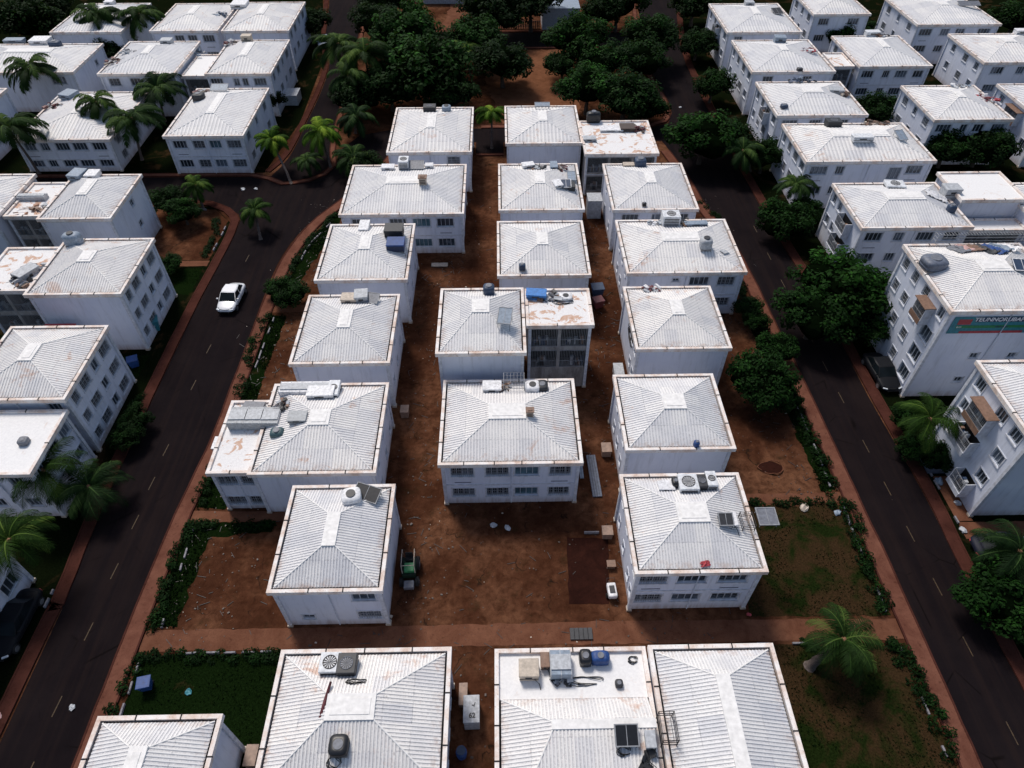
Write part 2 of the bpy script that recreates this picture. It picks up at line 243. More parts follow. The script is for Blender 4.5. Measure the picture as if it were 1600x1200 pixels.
TREES = [
    (-16.1, 128.1, 6.5, 5.8, 1.0, 'tallest bright green tree of the central leafy group'),
    (-12.3, 113.8, 5.5, 6.6, 0.75, 'widest tree at the front of the central leafy group'),
    (-8.3, 110.3, 3, 4.0, 0.2, 'low dark tree at the right foot of the central leafy group'),
    (-4.3, 130.4, 5, 4.6, 0.9, 'light green tree behind the palm in the leafy group'),
    (0.6, 120.7, 4.0, 4.6, 0.1, 'dark tree at the edge of the bare red ground'),
    (-17.7, 111.7, 3.5, 4.4, 0.1, 'shaded tree at the left foot of the central leafy group'),
    (-23.0, 139.7, 4, 4.0, 0.1, 'dark tree at the left rear of the central leafy group'),
    (-22.6, 109.4, 3.5, 3.6, 0.15, 'dim round tree behind the three roadside palms'),
    (14.3, 127.6, 5, 5.2, 0.85, 'upper left tree of the green island right of the bare ground'),
    (10.9, 121.7, 3, 3.0, 0.4, 'small tree at the left tip of the green island'),
    (17.8, 121.6, 3.5, 4.2, 0.6, 'middle tree of the green island'),
    (27.6, 130.0, 4.5, 4.6, 0.45, 'tree overhanging the road at the right of the green island'),
    (24.5, 122.1, 3.5, 4.2, 0.3, 'dark tree below the road side tree of the green island'),
    (14.2, 109.9, 4.0, 4.4, 0.95, 'bright tree at the lower left of the green island'),
    (19.8, 107.4, 3.5, 4.6, 0.3, 'broad tree behind the stained flat roof'),
    (23.3, 106.1, 2.5, 3.0, 0.3, 'low bush tree at the road corner of the green island'),
    (-23.1, 151.3, 4, 4.5, 0.1, 'dark tree at the top edge left of the red yard'),
    (-0.5, 143.9, 5, 6.0, 0.1, 'large dark tree at the top edge right of the red yard'),
    (6.5, 147.5, 5, 5.0, 0.1, 'dark tree at the top edge left of the blue roofed house'),
    (23.6, 147.2, 5, 5.0, 0.4, 'tree at the top edge right of the blue roofed house'),
    (20.5, 146.8, 3.5, 3.6, 0.1, 'low dark tree beside the blue roofed house'),
    (39.6, 150.2, 4, 4.5, 0.2, 'dark tree at the top edge beside the right road'),
    (36.7, 132.2, 3, 3.4, 0.2, 'small tree at the foot of the second right house'),
    (35.4, 113.6, 4, 3.3, 0.5, 'round tree on the pavement of the upper right road'),
    (29.3, 93.0, 4, 4.6, 0.8, 'round mottled tree at the right road bend'),
    (33.9, 96.2, 3.5, 3.2, 0.15, 'dark tree behind the round mottled tree'),
    (37.6, 90.2, 3.0, 3.0, 0.3, 'leafy tree against the long roofed house'),
    (35.8, 73.6, 2.6, 3.4, 0.5, 'bush tree in front of the long roofed house'),
    (39.7, 76.7, 2.0, 2.2, 0.2, 'small bush tree under the palm of the long roofed house'),
    (36.5, 57.2, 4.8, 4.8, 0.8, 'large round tree hiding the foot of the banner building'),
    (33.0, 54.6, 3.5, 3.6, 0.4, 'lower left lobe tree beside the large round tree'),
    (37.7, 54.1, 3, 2.8, 0.3, 'small tree between the large round tree and the banner building'),
    (25.1, 45.8, 2.6, 3.1, 0.4, 'leafy tree right of the smooth walled house'),
    (28.3, 51.1, 2.2, 2.1, 0.5, 'small tree above the leafy one by the right pavement'),
    (27.5, 44.5, 1.8, 1.5, 0.3, 'little round tree at the kerb beside the leafy tree'),
    (64.2, 91.3, 3, 3.6, 0.3, 'left tree in the yard of the second right column'),
    (69.3, 91.5, 3.2, 4.2, 0.2, 'broad dark tree in the yard of the second right column'),
    (60.3, 105.4, 2.5, 3.4, 0.3, 'low tree between four white houses at the upper right'),
    (64.6, 137.0, 3, 3.4, 0.6, 'bright small tree between two upper right houses'),
    (70.1, 139.7, 2.5, 2.6, 0.3, 'dark small tree right of the bright one between the upper right houses'),
    (100.7, 141.6, 4, 4.5, 0.4, 'tree at the top right frame corner'),
    (37.2, 38.3, 1.2, 1.5, 0.4, 'bush tree under the spiky right palm'),
    (38.9, 37.4, 1.2, 1.6, 0.3, 'bush tree against the wall of the lower right building'),
    (38.3, 41.9, 1.5, 1.6, 0.3, 'small shrub tree left of the spiky right palm'),
    (37.0, 23.0, 2.2, 2.9, 0.5, 'round bush tree at the lower right frame edge'),
    (39.2, 25.0, 2.2, 2.6, 0.1, 'dark bush tree above the round one at the lower right'),
    (-41.2, 78.2, 2.5, 2.2, 0.6, 'round dark tree in the left junction garden'),
    (-43.7, 80.7, 2.2, 2.2, 0.15, 'shaded tree behind the round dark tree in the left garden'),
    (-24.2, 61.5, 1.6, 2.1, 0.3, 'feathery bush at the edge of the left plot beside the road'),
    (-26.0, 63.1, 1.3, 1.3, 0.6, 'small light bush left of the feathery bush'),
    (-39.8, 67.7, 1.2, 1.6, 0.4, 'low bush at the top of the small left lawn'),
    (-37.6, 111.5, 2.5, 2.6, 0.1, 'dark tree squeezed beside the corner house'),
    (-91.6, 144.4, 4, 6.0, 0.2, 'dark tree at the top left frame corner'),
    (-90.7, 151.0, 4, 5.0, 0.1, 'shadowy tree behind the top left roof'),
    (-70.6, 132.0, 3, 4.0, 0.1, 'dark tree between the top left houses'),
    (-36.3, 144.7, 3, 3.4, 0.1, 'dark bushy tree at the end of the far left house row'),
    (-18.5, 88.4, 2.4, 2.8, 0.1, 'dark shrub tree left of the rearmost central house'),
    (-34.8, 42.9, 1.5, 1.5, 0.1, 'dark shrub beside the left building in the garden strip'),
    (-35.0, 41.0, 1.4, 1.4, 0.1, 'second dark shrub nearer the camera in the same garden strip'),
    (27.2, 58.2, 1.5, 1.6, 0.2, 'dark shrub right of the wide roofed house'),
    (27.6, 56.2, 1.3, 1.4, 0.3, 'small shrub by the right pavement below the wide roofed house'),
]
HEDGES = [
    ([(-22.2, 80.2), (-24.2, 74.5), (-25.5, 68.5), (-25.7, 65.1)], 0.6, 'hedge row curving along the upper left verge'),
    ([(-26.5, 59.6), (-26.8, 54.0), (-26.5, 47.4)], 0.9, 'thick hedge along the verge beside the white walled left houses'),
    ([(-26.2, 39.3), (-26.5, 36.5), (-26.6, 34.4)], 0.8, 'short hedge behind the house with the peeling flat roof'),
    ([(-26.6, 32.0), (-26.9, 28.0), (-26.7, 22.9)], 0.75, 'overgrown hedge on the street side of the lower left dirt plot'),
    ([(-26.6, 32.0), (-23.3, 32.1), (-20.0, 31.9)], 0.5, 'low hedge along the top of the lower left dirt plot'),
    ([(-27.0, 20.7), (-27.1, 18.9), (-27.3, 17.1)], 0.7, 'hedge beside the blue bin at the bottom left lawn'),
    ([(-27.0, 20.8), (-23.1, 20.8), (-17.0, 20.7)], 0.5, 'hedge along the top of the bottom left lawn'),
    ([(28.8, 44.3), (29.1, 39.4), (28.9, 34.7)], 0.8, 'hedge on the street side of the right dirt plot'),
    ([(21.8, 33.3), (25.2, 33.4), (28.5, 33.3)], 0.5, 'low hedge along the top of the right lawn'),
    ([(29.8, 33.1), (29.3, 28.7), (29.3, 23.1)], 0.9, 'thick hedge on the street side of the right lawn'),
    ([(28.9, 20.7), (29.4, 17.4), (29.6, 12.9)], 0.9, 'thick hedge on the street side of the bottom right lawn'),
    ([(22.3, 20.9), (25.2, 20.9), (29.0, 20.8)], 0.4, 'low hedge along the top of the bottom right lawn'),
    ([(27.9, 64.7), (28.6, 58.8), (28.8, 55.6)], 0.7, 'hedge below the wide roofed house by the right road'),
    ([(27.3, 82.1), (29.0, 77.8)], 0.6, 'short hedge at the right road bend'),
    ([(-37.7, 79.0), (-36.8, 75.0), (-37.1, 71.1)], 0.5, 'hedge at the street side of the junction garden'),
    ([(-36.3, 41.4), (-36.4, 47.2)], 0.6, 'hedge strip beside the left building with palm in front'),
]

# ------------------------------------------------------------------ materials
MATS = {}
def nodes(name):
    m = bpy.data.materials.new(name); m.use_nodes = True
    nt = m.node_tree; nt.nodes.clear()
    out = nt.nodes.new('ShaderNodeOutputMaterial'); b = nt.nodes.new('ShaderNodeBsdfPrincipled')
    nt.links.new(b.outputs[0], out.inputs[0])
    MATS[name] = m
    return m, nt, b
def N(nt, t, **k):
    n = nt.nodes.new(t)
    for a, v in k.items():
        if a in n.inputs.keys(): n.inputs[a].default_value = v
        else: setattr(n, a, v)
    return n
def L(nt, a, b): nt.links.new(a, b)
def noise_n(nt, vec, scale, detail=4, rough=.55, dist=0.0):
    n = N(nt, 'ShaderNodeTexNoise'); n.inputs['Scale'].default_value = scale
    n.inputs['Detail'].default_value = detail; n.inputs['Roughness'].default_value = rough
    n.inputs['Distortion'].default_value = dist
    L(nt, vec, n.inputs['Vector']); return n.outputs['Fac']
def ramp(nt, fac, stops):
    r = N(nt, 'ShaderNodeValToRGB'); e = r.color_ramp.elements
    while len(e) > 1: e.remove(e[-1])
    e[0].position = stops[0][0]; e[0].color = c4(stops[0][1])
    for p, c in stops[1:]:
        x = e.new(p); x.color = c4(c)
    L(nt, fac, r.inputs[0]); return r.outputs[0]
def c4(c):
    if isinstance(c, (int, float)): return (c, c, c, 1)
    return (c[0], c[1], c[2], 1)
def mix(nt, fac, a, b, mode='MIX'):
    m = N(nt, 'ShaderNodeMix'); m.data_type = 'RGBA'; m.blend_type = mode
    if isinstance(fac, (int, float)): m.inputs[0].default_value = fac
    else: L(nt, fac, m.inputs[0])
    for s, v in ((6, a), (7, b)):
        if isinstance(v, (tuple, list, int, float)): m.inputs[s].default_value = c4(v)
        else: L(nt, v, m.inputs[s])
    return m.outputs[2]
def math_n(nt, op, a, b=None):
    m = N(nt, 'ShaderNodeMath'); m.operation = op
    for i, v in enumerate((a, b)):
        if v is None: continue
        if isinstance(v, (int, float)): m.inputs[i].default_value = v
        else: L(nt, v, m.inputs[i])
    return m.outputs[0]
def geo_pos(nt): return N(nt, 'ShaderNodeNewGeometry').outputs['Position']
def bump(nt, b, h, s=.3, d=.05):
    n = N(nt, 'ShaderNodeBump'); n.inputs['Strength'].default_value = s; n.inputs['Distance'].default_value = d
    L(nt, h, n.inputs['Height']); L(nt, n.outputs[0], b.inputs['Normal'])

def simple(name, col, rough=.6, var=.25, metal=0, scale=3.0, bmp=.15):
    m, nt, b = nodes(name); p = geo_pos(nt)
    f = noise_n(nt, p, scale, 5)
    dark = tuple(c * (1 - var) for c in col); light = tuple(min(1, c * (1 + var * .6)) for c in col)
    L(nt, ramp(nt, f, [(.3, dark), (.7, light)]), b.inputs['Base Color'])
    b.inputs['Roughness'].default_value = rough; b.inputs['Metallic'].default_value = metal
    if bmp: bump(nt, b, f, bmp, .03)
    return m

def m_roof():
    m, nt, b = nodes('corrugated_roof'); p = geo_pos(nt)
    uv = N(nt, 'ShaderNodeUVMap'); sep = N(nt, 'ShaderNodeSeparateXYZ'); L(nt, uv.outputs[0], sep.inputs[0])
    # darker grey mixed into the troughs, broken up by fine noise (u = position inside one rib, 0..1)
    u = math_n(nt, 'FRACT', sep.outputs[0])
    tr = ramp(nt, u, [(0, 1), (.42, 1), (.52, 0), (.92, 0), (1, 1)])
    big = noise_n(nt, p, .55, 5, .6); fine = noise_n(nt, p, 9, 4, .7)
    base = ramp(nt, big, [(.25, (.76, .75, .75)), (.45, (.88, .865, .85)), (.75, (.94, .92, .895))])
    trough_mix = math_n(nt, 'MULTIPLY', tr, ramp(nt, fine, [(.34, .10), (.64, .8)]))
    c = mix(nt, trough_mix, base, (.47, .47, .49))
    sh = N(nt, 'ShaderNodeCombineXYZ'); L(nt, math_n(nt, 'FLOOR', math_n(nt, 'MULTIPLY', sep.outputs[0], .2)), sh.inputs[0]); L(nt, math_n(nt, 'FLOOR', math_n(nt, 'MULTIPLY', sep.outputs[1], .55)), sh.inputs[1])
    oi = N(nt, 'ShaderNodeObjectInfo'); L(nt, math_n(nt, 'MULTIPLY', oi.outputs['Random'], 37.0), sh.inputs[2])
    wn = N(nt, 'ShaderNodeTexWhiteNoise'); L(nt, sh.outputs[0], wn.inputs['Vector'])
    c = mix(nt, 1.0, c, ramp(nt, wn.outputs['Value'], [(0, (.84, .85, .88)), (.35, (.93, .93, .94)), (1, (1, .995, .985))]), 'MULTIPLY')
    c = mix(nt, 1.0, c, ramp(nt, oi.outputs['Random'], [(0, (.90, .91, .93)), (1, (1, .99, .98))]), 'MULTIPLY')
    ev = math_n(nt, 'MULTIPLY', ramp(nt, sep.outputs[1], [(.0, 1), (.75, 0)]), ramp(nt, noise_n(nt, p, 1.7, 6, .75), [(.47, 0), (.62, .75)]))
    c = mix(nt, ev, c, (.46, .34, .28))
    # overlaps of the sheets along the slope
    v = math_n(nt, 'FRACT', math_n(nt, 'MULTIPLY', sep.outputs[1], .55))
    lap = ramp(nt, v, [(0, 1), (.035, 1), (.05, 0), (1, 0)])
    lapf = math_n(nt, 'MULTIPLY', lap, ramp(nt, noise_n(nt, p, 5, 3), [(.45, 0), (.6, .45)]))
    c = mix(nt, lapf, c, (.25, .25, .28))
    # scattered dark specks, rust and peach stains
    sp = ramp(nt, noise_n(nt, p, 3.3, 6, .75), [(.63, 0), (.68, .85)])
    c = mix(nt, math_n(nt, 'MULTIPLY', sp, .75), c, (.22, .17, .16))
    rs = math_n(nt, 'ADD', noise_n(nt, p, .42, 6, .72, .6), math_n(nt, 'MULTIPLY', oi.outputs['Random'], .10))
    c = mix(nt, ramp(nt, rs, [(.68, 0), (.78, .7)]), c, (.52, .30, .20))
    L(nt, c, b.inputs['Base Color']); b.inputs['Roughness'].default_value = .62
    bump(nt, b, fine, .25, .02)
def m_flat():
    m, nt, b = nodes('peeling_flat_roof'); p = geo_pos(nt)
    a = noise_n(nt, p, .7, 7, .68, .8); f = noise_n(nt, p, 6, 5, .7)
    c = ramp(nt, f, [(.3, (.70, .68, .68)), (.7, (.86, .85, .84))])
    c = mix(nt, ramp(nt, a, [(.54, 0), (.57, 1)]), c, (.58, .38, .28))
    c = mix(nt, ramp(nt, a, [(.64, 0), (.68, .9)]), c, (.30, .15, .09))
    sp = ramp(nt, noise_n(nt, p, 2.5, 6, .8), [(.62, 0), (.68, .8)])
    c = mix(nt, sp, c, (.20, .14, .11))
    L(nt, c, b.inputs['Base Color']); b.inputs['Roughness'].default_value = .8
    bump(nt, b, a, .3, .03)
def m_flat2():
    m, nt, b = nodes('plain_flat_roof'); p = geo_pos(nt)
    a = noise_n(nt, p, .7, 7, .68, .8); f = noise_n(nt, p, 6, 5, .7)
    c = ramp(nt, f, [(.3, (.74, .73, .73)), (.7, (.88, .87, .86))])
    c = mix(nt, ramp(nt, a, [(.60, 0), (.72, .6)]), c, (.60, .46, .38))
    L(nt, c, b.inputs['Base Color']); b.inputs['Roughness'].default_value = .8; bump(nt, b, a, .3, .03)
def m_rim():
    m, nt, b = nodes('stained_parapet'); p = geo_pos(nt)
    a = noise_n(nt, p, .9, 6, .7); f = noise_n(nt, p, 7, 5, .7)
    c = ramp(nt, a, [(.30, (.58, .42, .34)), (.44, (.74, .62, .55)), (.56, (.84, .79, .76)), (.75, (.88, .87, .86))])
    c = mix(nt, ramp(nt, f, [(.58, 0), (.70, .85)]), c, (.30, .17, .12))
    L(nt, c, b.inputs['Base Color']); b.inputs['Roughness'].default_value = .8
    bump(nt, b, f, .3, .03)
def m_wall():
    m, nt, b = nodes('painted_wall'); p = geo_pos(nt)
    sc = N(nt, 'ShaderNodeMapping'); sc.inputs['Scale'].default_value = (1, 1, .12); L(nt, p, sc.inputs[0])
    st = noise_n(nt, sc.outputs[0], 2.3, 7, .72); f = noise_n(nt, p, .35, 4); g = noise_n(nt, p, 8, 4, .7)
    c = ramp(nt, f, [(.3, (.63, .67, .79)), (.7, (.74, .77, .86))])
    c = mix(nt, ramp(nt, st, [(.50, 0), (.74, .6)]), c, (.42, .44, .50))
    c = mix(nt, ramp(nt, g, [(.68, 0), (.74, .6)]), c, (.25, .22, .22))
    sep = N(nt, 'ShaderNodeSeparateXYZ'); L(nt, p, sep.inputs[0])
    low = math_n(nt, 'MULTIPLY', ramp(nt, math_n(nt, 'MULTIPLY', sep.outputs[2], .5), [(0, 1), (.45, 0)]), ramp(nt, st, [(.35, .25), (.65, .9)]))
    c = mix(nt, low, c, (.34, .24, .20))
    L(nt, c, b.inputs['Base Color']); b.inputs['Roughness'].default_value = .75
    bump(nt, b, g, .12, .01)
def m_concrete():
    m, nt, b = nodes('weathered_concrete'); p = geo_pos(nt)
    sc = N(nt, 'ShaderNodeMapping'); sc.inputs['Scale'].default_value = (1, 1, .3); L(nt, p, sc.inputs[0])
    a = noise_n(nt, sc.outputs[0], 1.5, 7, .7)
    L(nt, ramp(nt, a, [(.3, (.14, .12, .11)), (.5, (.30, .28, .27)), (.7, (.45, .43, .42))]), b.inputs['Base Color'])
    b.inputs['Roughness'].default_value = .9; bump(nt, b, a, .3, .03)
def m_dirt():
    m, nt, b = nodes('red_earth'); p = geo_pos(nt)
    a = noise_n(nt, p, .13, 6, .62, .4); f = noise_n(nt, p, 1.3, 8, .72, .3); g = noise_n(nt, p, 11, 5, .75)
    c = ramp(nt, a, [(.30, (.042, .0165, .0095)), (.47, (.078, .031, .0165)), (.62, (.155, .070, .038))])
    c = mix(nt, ramp(nt, f, [(.42, .0), (.66, .8)]), c, (.034, .0125, .0065))
    c = mix(nt, ramp(nt, f, [(.25, .6), (.40, 0)]), c, (.20, .085, .042))
    c = mix(nt, ramp(nt, g, [(.60, 0), (.72, .65)]), c, (.014, .009, .007))
    c = mix(nt, ramp(nt, g, [(.22, .5), (.32, 0)]), c, (.18, .095, .06))
    # thin dry creepers and cracks
    vo = N(nt, 'ShaderNodeTexVoronoi'); vo.feature = 'DISTANCE_TO_EDGE'; vo.inputs['Scale'].default_value = .21
    dv = N(nt, 'ShaderNodeTexNoise'); dv.inputs['Scale'].default_value = .5; dv.inputs['Detail'].default_value = 5; L(nt, p, dv.inputs['Vector'])
    ad = N(nt, 'ShaderNodeVectorMath'); ad.operation = 'MULTIPLY_ADD'; ad.inputs[1].default_value = (4.5, 4.5, 0); L(nt, dv.outputs['Color'], ad.inputs[0]); L(nt, p, ad.inputs[2])
    L(nt, ad.outputs[0], vo.inputs['Vector'])
    cr = math_n(nt, 'MULTIPLY', ramp(nt, vo.outputs['Distance'], [(.004, 1), (.018, 0)]), ramp(nt, noise_n(nt, p, .5, 4), [(.50, 0), (.60, .75)]))
    c = mix(nt, cr, c, (.010, .008, .007))
    gr = math_n(nt, 'MULTIPLY', ramp(nt, noise_n(nt, p, .5, 7, .7), [(.56, 0), (.68, .5)]), 1.0)
    c = mix(nt, gr, c, (.022, .018, .008))
    L(nt, c, b.inputs['Base Color']); b.inputs['Roughness'].default_value = .95; b.inputs['Specular IOR Level'].default_value = 0
    h = math_n(nt, 'ADD', f, math_n(nt, 'MULTIPLY', g, .4)); bump(nt, b, h, .7, .12)
def m_path(name, lo, hi):
    m, nt, b = nodes(name); p = geo_pos(nt)
    a = noise_n(nt, p, .6, 7, .7, .4); g = noise_n(nt, p, 9, 5, .75)
    c = ramp(nt, a, [(.3, lo), (.7, hi)])
    c = mix(nt, ramp(nt, g, [(.56, 0), (.72, .6)]), c, tuple(x * .35 for x in lo))
    c = mix(nt, ramp(nt, noise_n(nt, p, 2.2, 6, .7), [(.58, 0), (.70, .55)]), c, tuple(x * .4 for x in lo))
    L(nt, c, b.inputs['Base Color']); b.inputs['Roughness'].default_value = .95; b.inputs['Specular IOR Level'].default_value = 0
    bump(nt, b, g, .5, .04)
def m_asphalt():
    m, nt, b = nodes('asphalt'); p = geo_pos(nt)
    a = noise_n(nt, p, .25, 6, .65); g = noise_n(nt, p, 14, 4, .8)
    sc = N(nt, 'ShaderNodeMapping'); sc.inputs['Scale'].default_value = (1.4, .05, 1); L(nt, p, sc.inputs[0])
    w = noise_n(nt, sc.outputs[0], 1.0, 4, .6)
    c = ramp(nt, a, [(.3, (.0075, .0055, .0068)), (.7, (.0125, .0092, .0102))])
    c = mix(nt, ramp(nt, w, [(.45, 0), (.68, .5)]), c, (.020, .0125, .0115))
    c = mix(nt, ramp(nt, g, [(.6, 0), (.75, .4)]), c, (.030, .024, .024))
    vo = N(nt, 'ShaderNodeTexVoronoi'); vo.feature = 'DISTANCE_TO_EDGE'; vo.inputs['Scale'].default_value = .16
    L(nt, p, vo.inputs['Vector'])
    cr = math_n(nt, 'MULTIPLY', ramp(nt, vo.outputs['Distance'], [(.003, 1), (.009, 0)]), ramp(nt, noise_n(nt, p, .3, 3), [(.5, 0), (.6, .8)]))
    c = mix(nt, cr, c, (.004, .003, .003))
    L(nt, c, b.inputs['Base Color']); b.inputs['Roughness'].default_value = 1; b.inputs['Specular IOR Level'].default_value = .04
    bump(nt, b, g, .3, .02)
def m_lawn(name, thr, gcol=(.0050, .0115, .0028)):
    m, nt, b = nodes(name); p = geo_pos(nt)
    a = noise_n(nt, p, .28, 7, .66, .5); g = noise_n(nt, p, 7, 6, .75)
    gr = ramp(nt, g, [(.3, tuple(x * .45 for x in gcol)), (.5, gcol), (.75, tuple(x * 2.1 for x in gcol))])
    di = ramp(nt, g, [(.3, (.020, .012, .006)), (.7, (.066, .036, .018))])
    L(nt, mix(nt, ramp(nt, a, [(thr, 0), (thr + .12, .9)]), gr, di), b.inputs['Base Color'])
    b.inputs['Roughness'].default_value = 1; b.inputs['Specular IOR Level'].default_value = 0
    bump(nt, b, g, .8, .1)
def m_leaf(name, cols):
    m, nt, b = nodes(name)
    at = N(nt, 'ShaderNodeAttribute'); at.attribute_name = 'tint'
    oi = N(nt, 'ShaderNodeObjectInfo')
    s = N(nt, 'ShaderNodeSeparateXYZ'); L(nt, oi.outputs['Color'], s.inputs[0])
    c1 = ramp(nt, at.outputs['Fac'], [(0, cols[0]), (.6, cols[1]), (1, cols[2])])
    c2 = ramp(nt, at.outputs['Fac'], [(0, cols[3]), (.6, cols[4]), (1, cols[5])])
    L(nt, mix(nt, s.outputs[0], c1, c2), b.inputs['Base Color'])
    b.inputs['Roughness'].default_value = .7; b.inputs['Specular IOR Level'].default_value = .08
    tr = N(nt, 'ShaderNodeBsdfTranslucent'); L(nt, mix(nt, .5, mix(nt, s.outputs[0], c1, c2), (.05, .10, .01)), tr.inputs[0])
    ms = N(nt, 'ShaderNodeMixShader'); ms.inputs[0].default_value = .18
    out = [n for n in nt.nodes if n.type == 'OUTPUT_MATERIAL'][0]
    L(nt, b.outputs[0], ms.inputs[1]); L(nt, tr.outputs[0], ms.inputs[2]); L(nt, ms.outputs[0], out.inputs[0])
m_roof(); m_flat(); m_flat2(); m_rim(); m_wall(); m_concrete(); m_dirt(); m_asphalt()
m_path('earth_track', (.10, .040, .024), (.185, .083, .050))
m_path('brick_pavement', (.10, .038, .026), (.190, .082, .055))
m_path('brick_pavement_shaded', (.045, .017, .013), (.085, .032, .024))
m_path('sandy_earth', (.12, .050, .026), (.21, .092, .050))
m_path('dug_earth', (.014, .006, .005), (.04, .014, .010))
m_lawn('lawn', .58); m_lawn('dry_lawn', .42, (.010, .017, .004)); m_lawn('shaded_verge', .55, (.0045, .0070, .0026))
m_leaf('leaves', [(.003, .010, .002), (.0065, .024, .004), (.013, .036, .007), (.006, .023, .003), (.016, .062, .007), (.036, .135, .014)])
m_leaf('fronds', [(.006, .016, .005), (.015, .040, .010), (.045, .085, .022), (.03, .07, .006), (.08, .17, .010), (.24, .33, .03)])
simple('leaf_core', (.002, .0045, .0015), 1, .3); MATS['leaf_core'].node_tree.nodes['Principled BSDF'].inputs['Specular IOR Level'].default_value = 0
simple('bark', (.06, .045, .035), .95, .4, 0, 8, .6); simple('palm_trunk', (.11, .085, .075), .9, .4, 0, 6, .6)
simple('dry_frond', (.20, .10, .05), .8, .3)
PAL = {'dark': (.03, .032, .038), 'black': (.012, .013, .016), 'white': (.78, .78, .80), 'whitey': (.70, .72, .75), 'greywhite': (.45, .47, .50),
 'grey': (.17, .18, .21), 'slate': (.13, .15, .20), 'bluegrey': (.24, .30, .38), 'navy': (.03, .055, .11), 'blue': (.015, .06, .22), 'brightblue': (.04, .20, .55),
 'beige': (.52, .44, .36), 'brown': (.22, .13, .09), 'darkbrown': (.07, .045, .035), 'maroon': (.13, .03, .035), 'red': (.42, .05, .06), 'pink': (.55, .35, .33),
 'rustc': (.40, .20, .12), 'teal': (.05, .10, .115), 'concrete': (.36, .38, .40), 'greymetal': (.30, .32, .35), 'green': (.03, .22, .08), 'cyan': (.04, .22, .27), 'yellow':(.5,.33,.03)}
PAL['tan'] = (.30, .20, .15)
for k, c in PAL.items(): simple('paint_' + k, c, .55 if k != 'black' else .4, .3, 0, 4, .2)
simple('window_frame', (.42, .46, .52), .5, .3); simple('white_trim', (.62, .64, .70), .7, .25); simple('gutter_dark', (.02, .018, .018), .9, .4)
simple('ridge_white', (.83, .815, .80), .7, .16, 0, 3); simple('iron_bar', (.30, .31, .33), .6, .3); simple('dark_iron', (.035, .03, .03), .6, .3)
simple('road_paint', (.060, .036, .015), .8, .6, 0, 6); simple('white_kerb', (.24, .23, .25), .8, .45, 0, 5); simple('rubber', (.012, .012, .012), .8, .2)
simple('rim_metal', (.35, .36, .38), .35, .2, .7)
def m_glass(name, col, rough=.12):
    m, nt, b = nodes(name); p = geo_pos(nt)
    oi = N(nt, 'ShaderNodeObjectInfo')
    base = ramp(nt, noise_n(nt, p, .8, 3), [(.35, tuple(c * .35 for c in col)), (.65, col)])
    if name in ('window_glass', 'teal_glass'):
        base = mix(nt, ramp(nt, math_n(nt, 'FRACT', math_n(nt, 'ADD', oi.outputs['Random'], noise_n(nt, p, .45, 1))), [(.55, 0), (.60, .8), (.78, .8), (.82, .2), (1, .1)]), base, (.16, .19, .24))
    L(nt, base, b.inputs['Base Color'])
    b.inputs['Roughness'].default_value = rough; b.inputs['Specular IOR Level'].default_value = .5
m_glass('window_glass', (.05, .064, .082)); m_glass('teal_glass', (.10, .19, .24)); m_glass('dark_room', (.008, .007, .007), .6); m_glass('car_glass', (.010, .016, .020), .3); MATS['car_glass'].node_tree.nodes['Principled BSDF'].inputs['Specular IOR Level'].default_value = .2
def m_car(name, col):
    m, nt, b = nodes(name)
    p = geo_pos(nt); L(nt, ramp(nt, noise_n(nt, p, 5, 4), [(.3, tuple(c * .9 for c in col)), (.7, col)]), b.inputs['Base Color'])
    b.inputs['Roughness'].default_value = .32 if col[0] > .3 else .5; b.inputs['Coat Weight'].default_value = .6 if col[0] > .3 else 0; b.inputs['Specular IOR Level'].default_value = .5 if col[0] > .3 else .12; b.inputs['Coat Roughness'].default_value = .1
m_car('car_white', (.78, .79, .82)); m_car('car_black', (.010, .011, .014)); m_car('car_navy', (.014, .016, .030)); m_car('car_green', (.015, .03, .02))
simple('headlamp', (.7, .75, .8), .15, .1, .2)

# ------------------------------------------------------------------ helpers
def mesh_obj(name, bm, mats, parent=None, kind=None, loc=None):
    me = bpy.data.meshes.new(name); bm.to_mesh(me); bm.free()
    for m in (mats if isinstance(mats, (list, tuple)) else [mats]): me.materials.append(MATS[m])
    return link(name, me, parent, kind, loc)
def link(name, me, parent=None, kind=None, loc=None):
    o = bpy.data.objects.new(name, me); COL.objects.link(o)
    if parent: o.parent = parent
    if kind: o['kind'] = kind
    if loc is not None: o.location = loc
    return o
def thing(name, label, cat, loc=(0, 0, 0), rot=0, group=None):
    o = bpy.data.objects.new(name, None); COL.objects.link(o); o.empty_display_size = .3
    o.location = loc; o.rotation_euler = (0, 0, rot); o['label'] = label; o['category'] = cat
    if group: o['group'] = group
    return o
def tag(o, label, cat, group=None):
    o['label'] = label; o['category'] = cat
    if group: o['group'] = group
    return o
def box(bm, x0, x1, y0, y1, z0, z1, mi=0, M=None):
    vs = [bm.verts.new(Vector((x, y, z)) if M is None else M @ Vector((x, y, z))) for z in (z0, z1) for y in (y0, y1) for x in (x0, x1)]
    for f in ((0, 2, 3, 1), (4, 5, 7, 6), (0, 1, 5, 4), (2, 6, 7, 3), (0, 4, 6, 2), (1, 3, 7, 5)):
        fc = bm.faces.new([vs[i] for i in f]); fc.material_index = mi
def quad(bm, pts, mi=0):
    f = bm.faces.new([bm.verts.new(p) for p in pts]); f.material_index = mi; return f
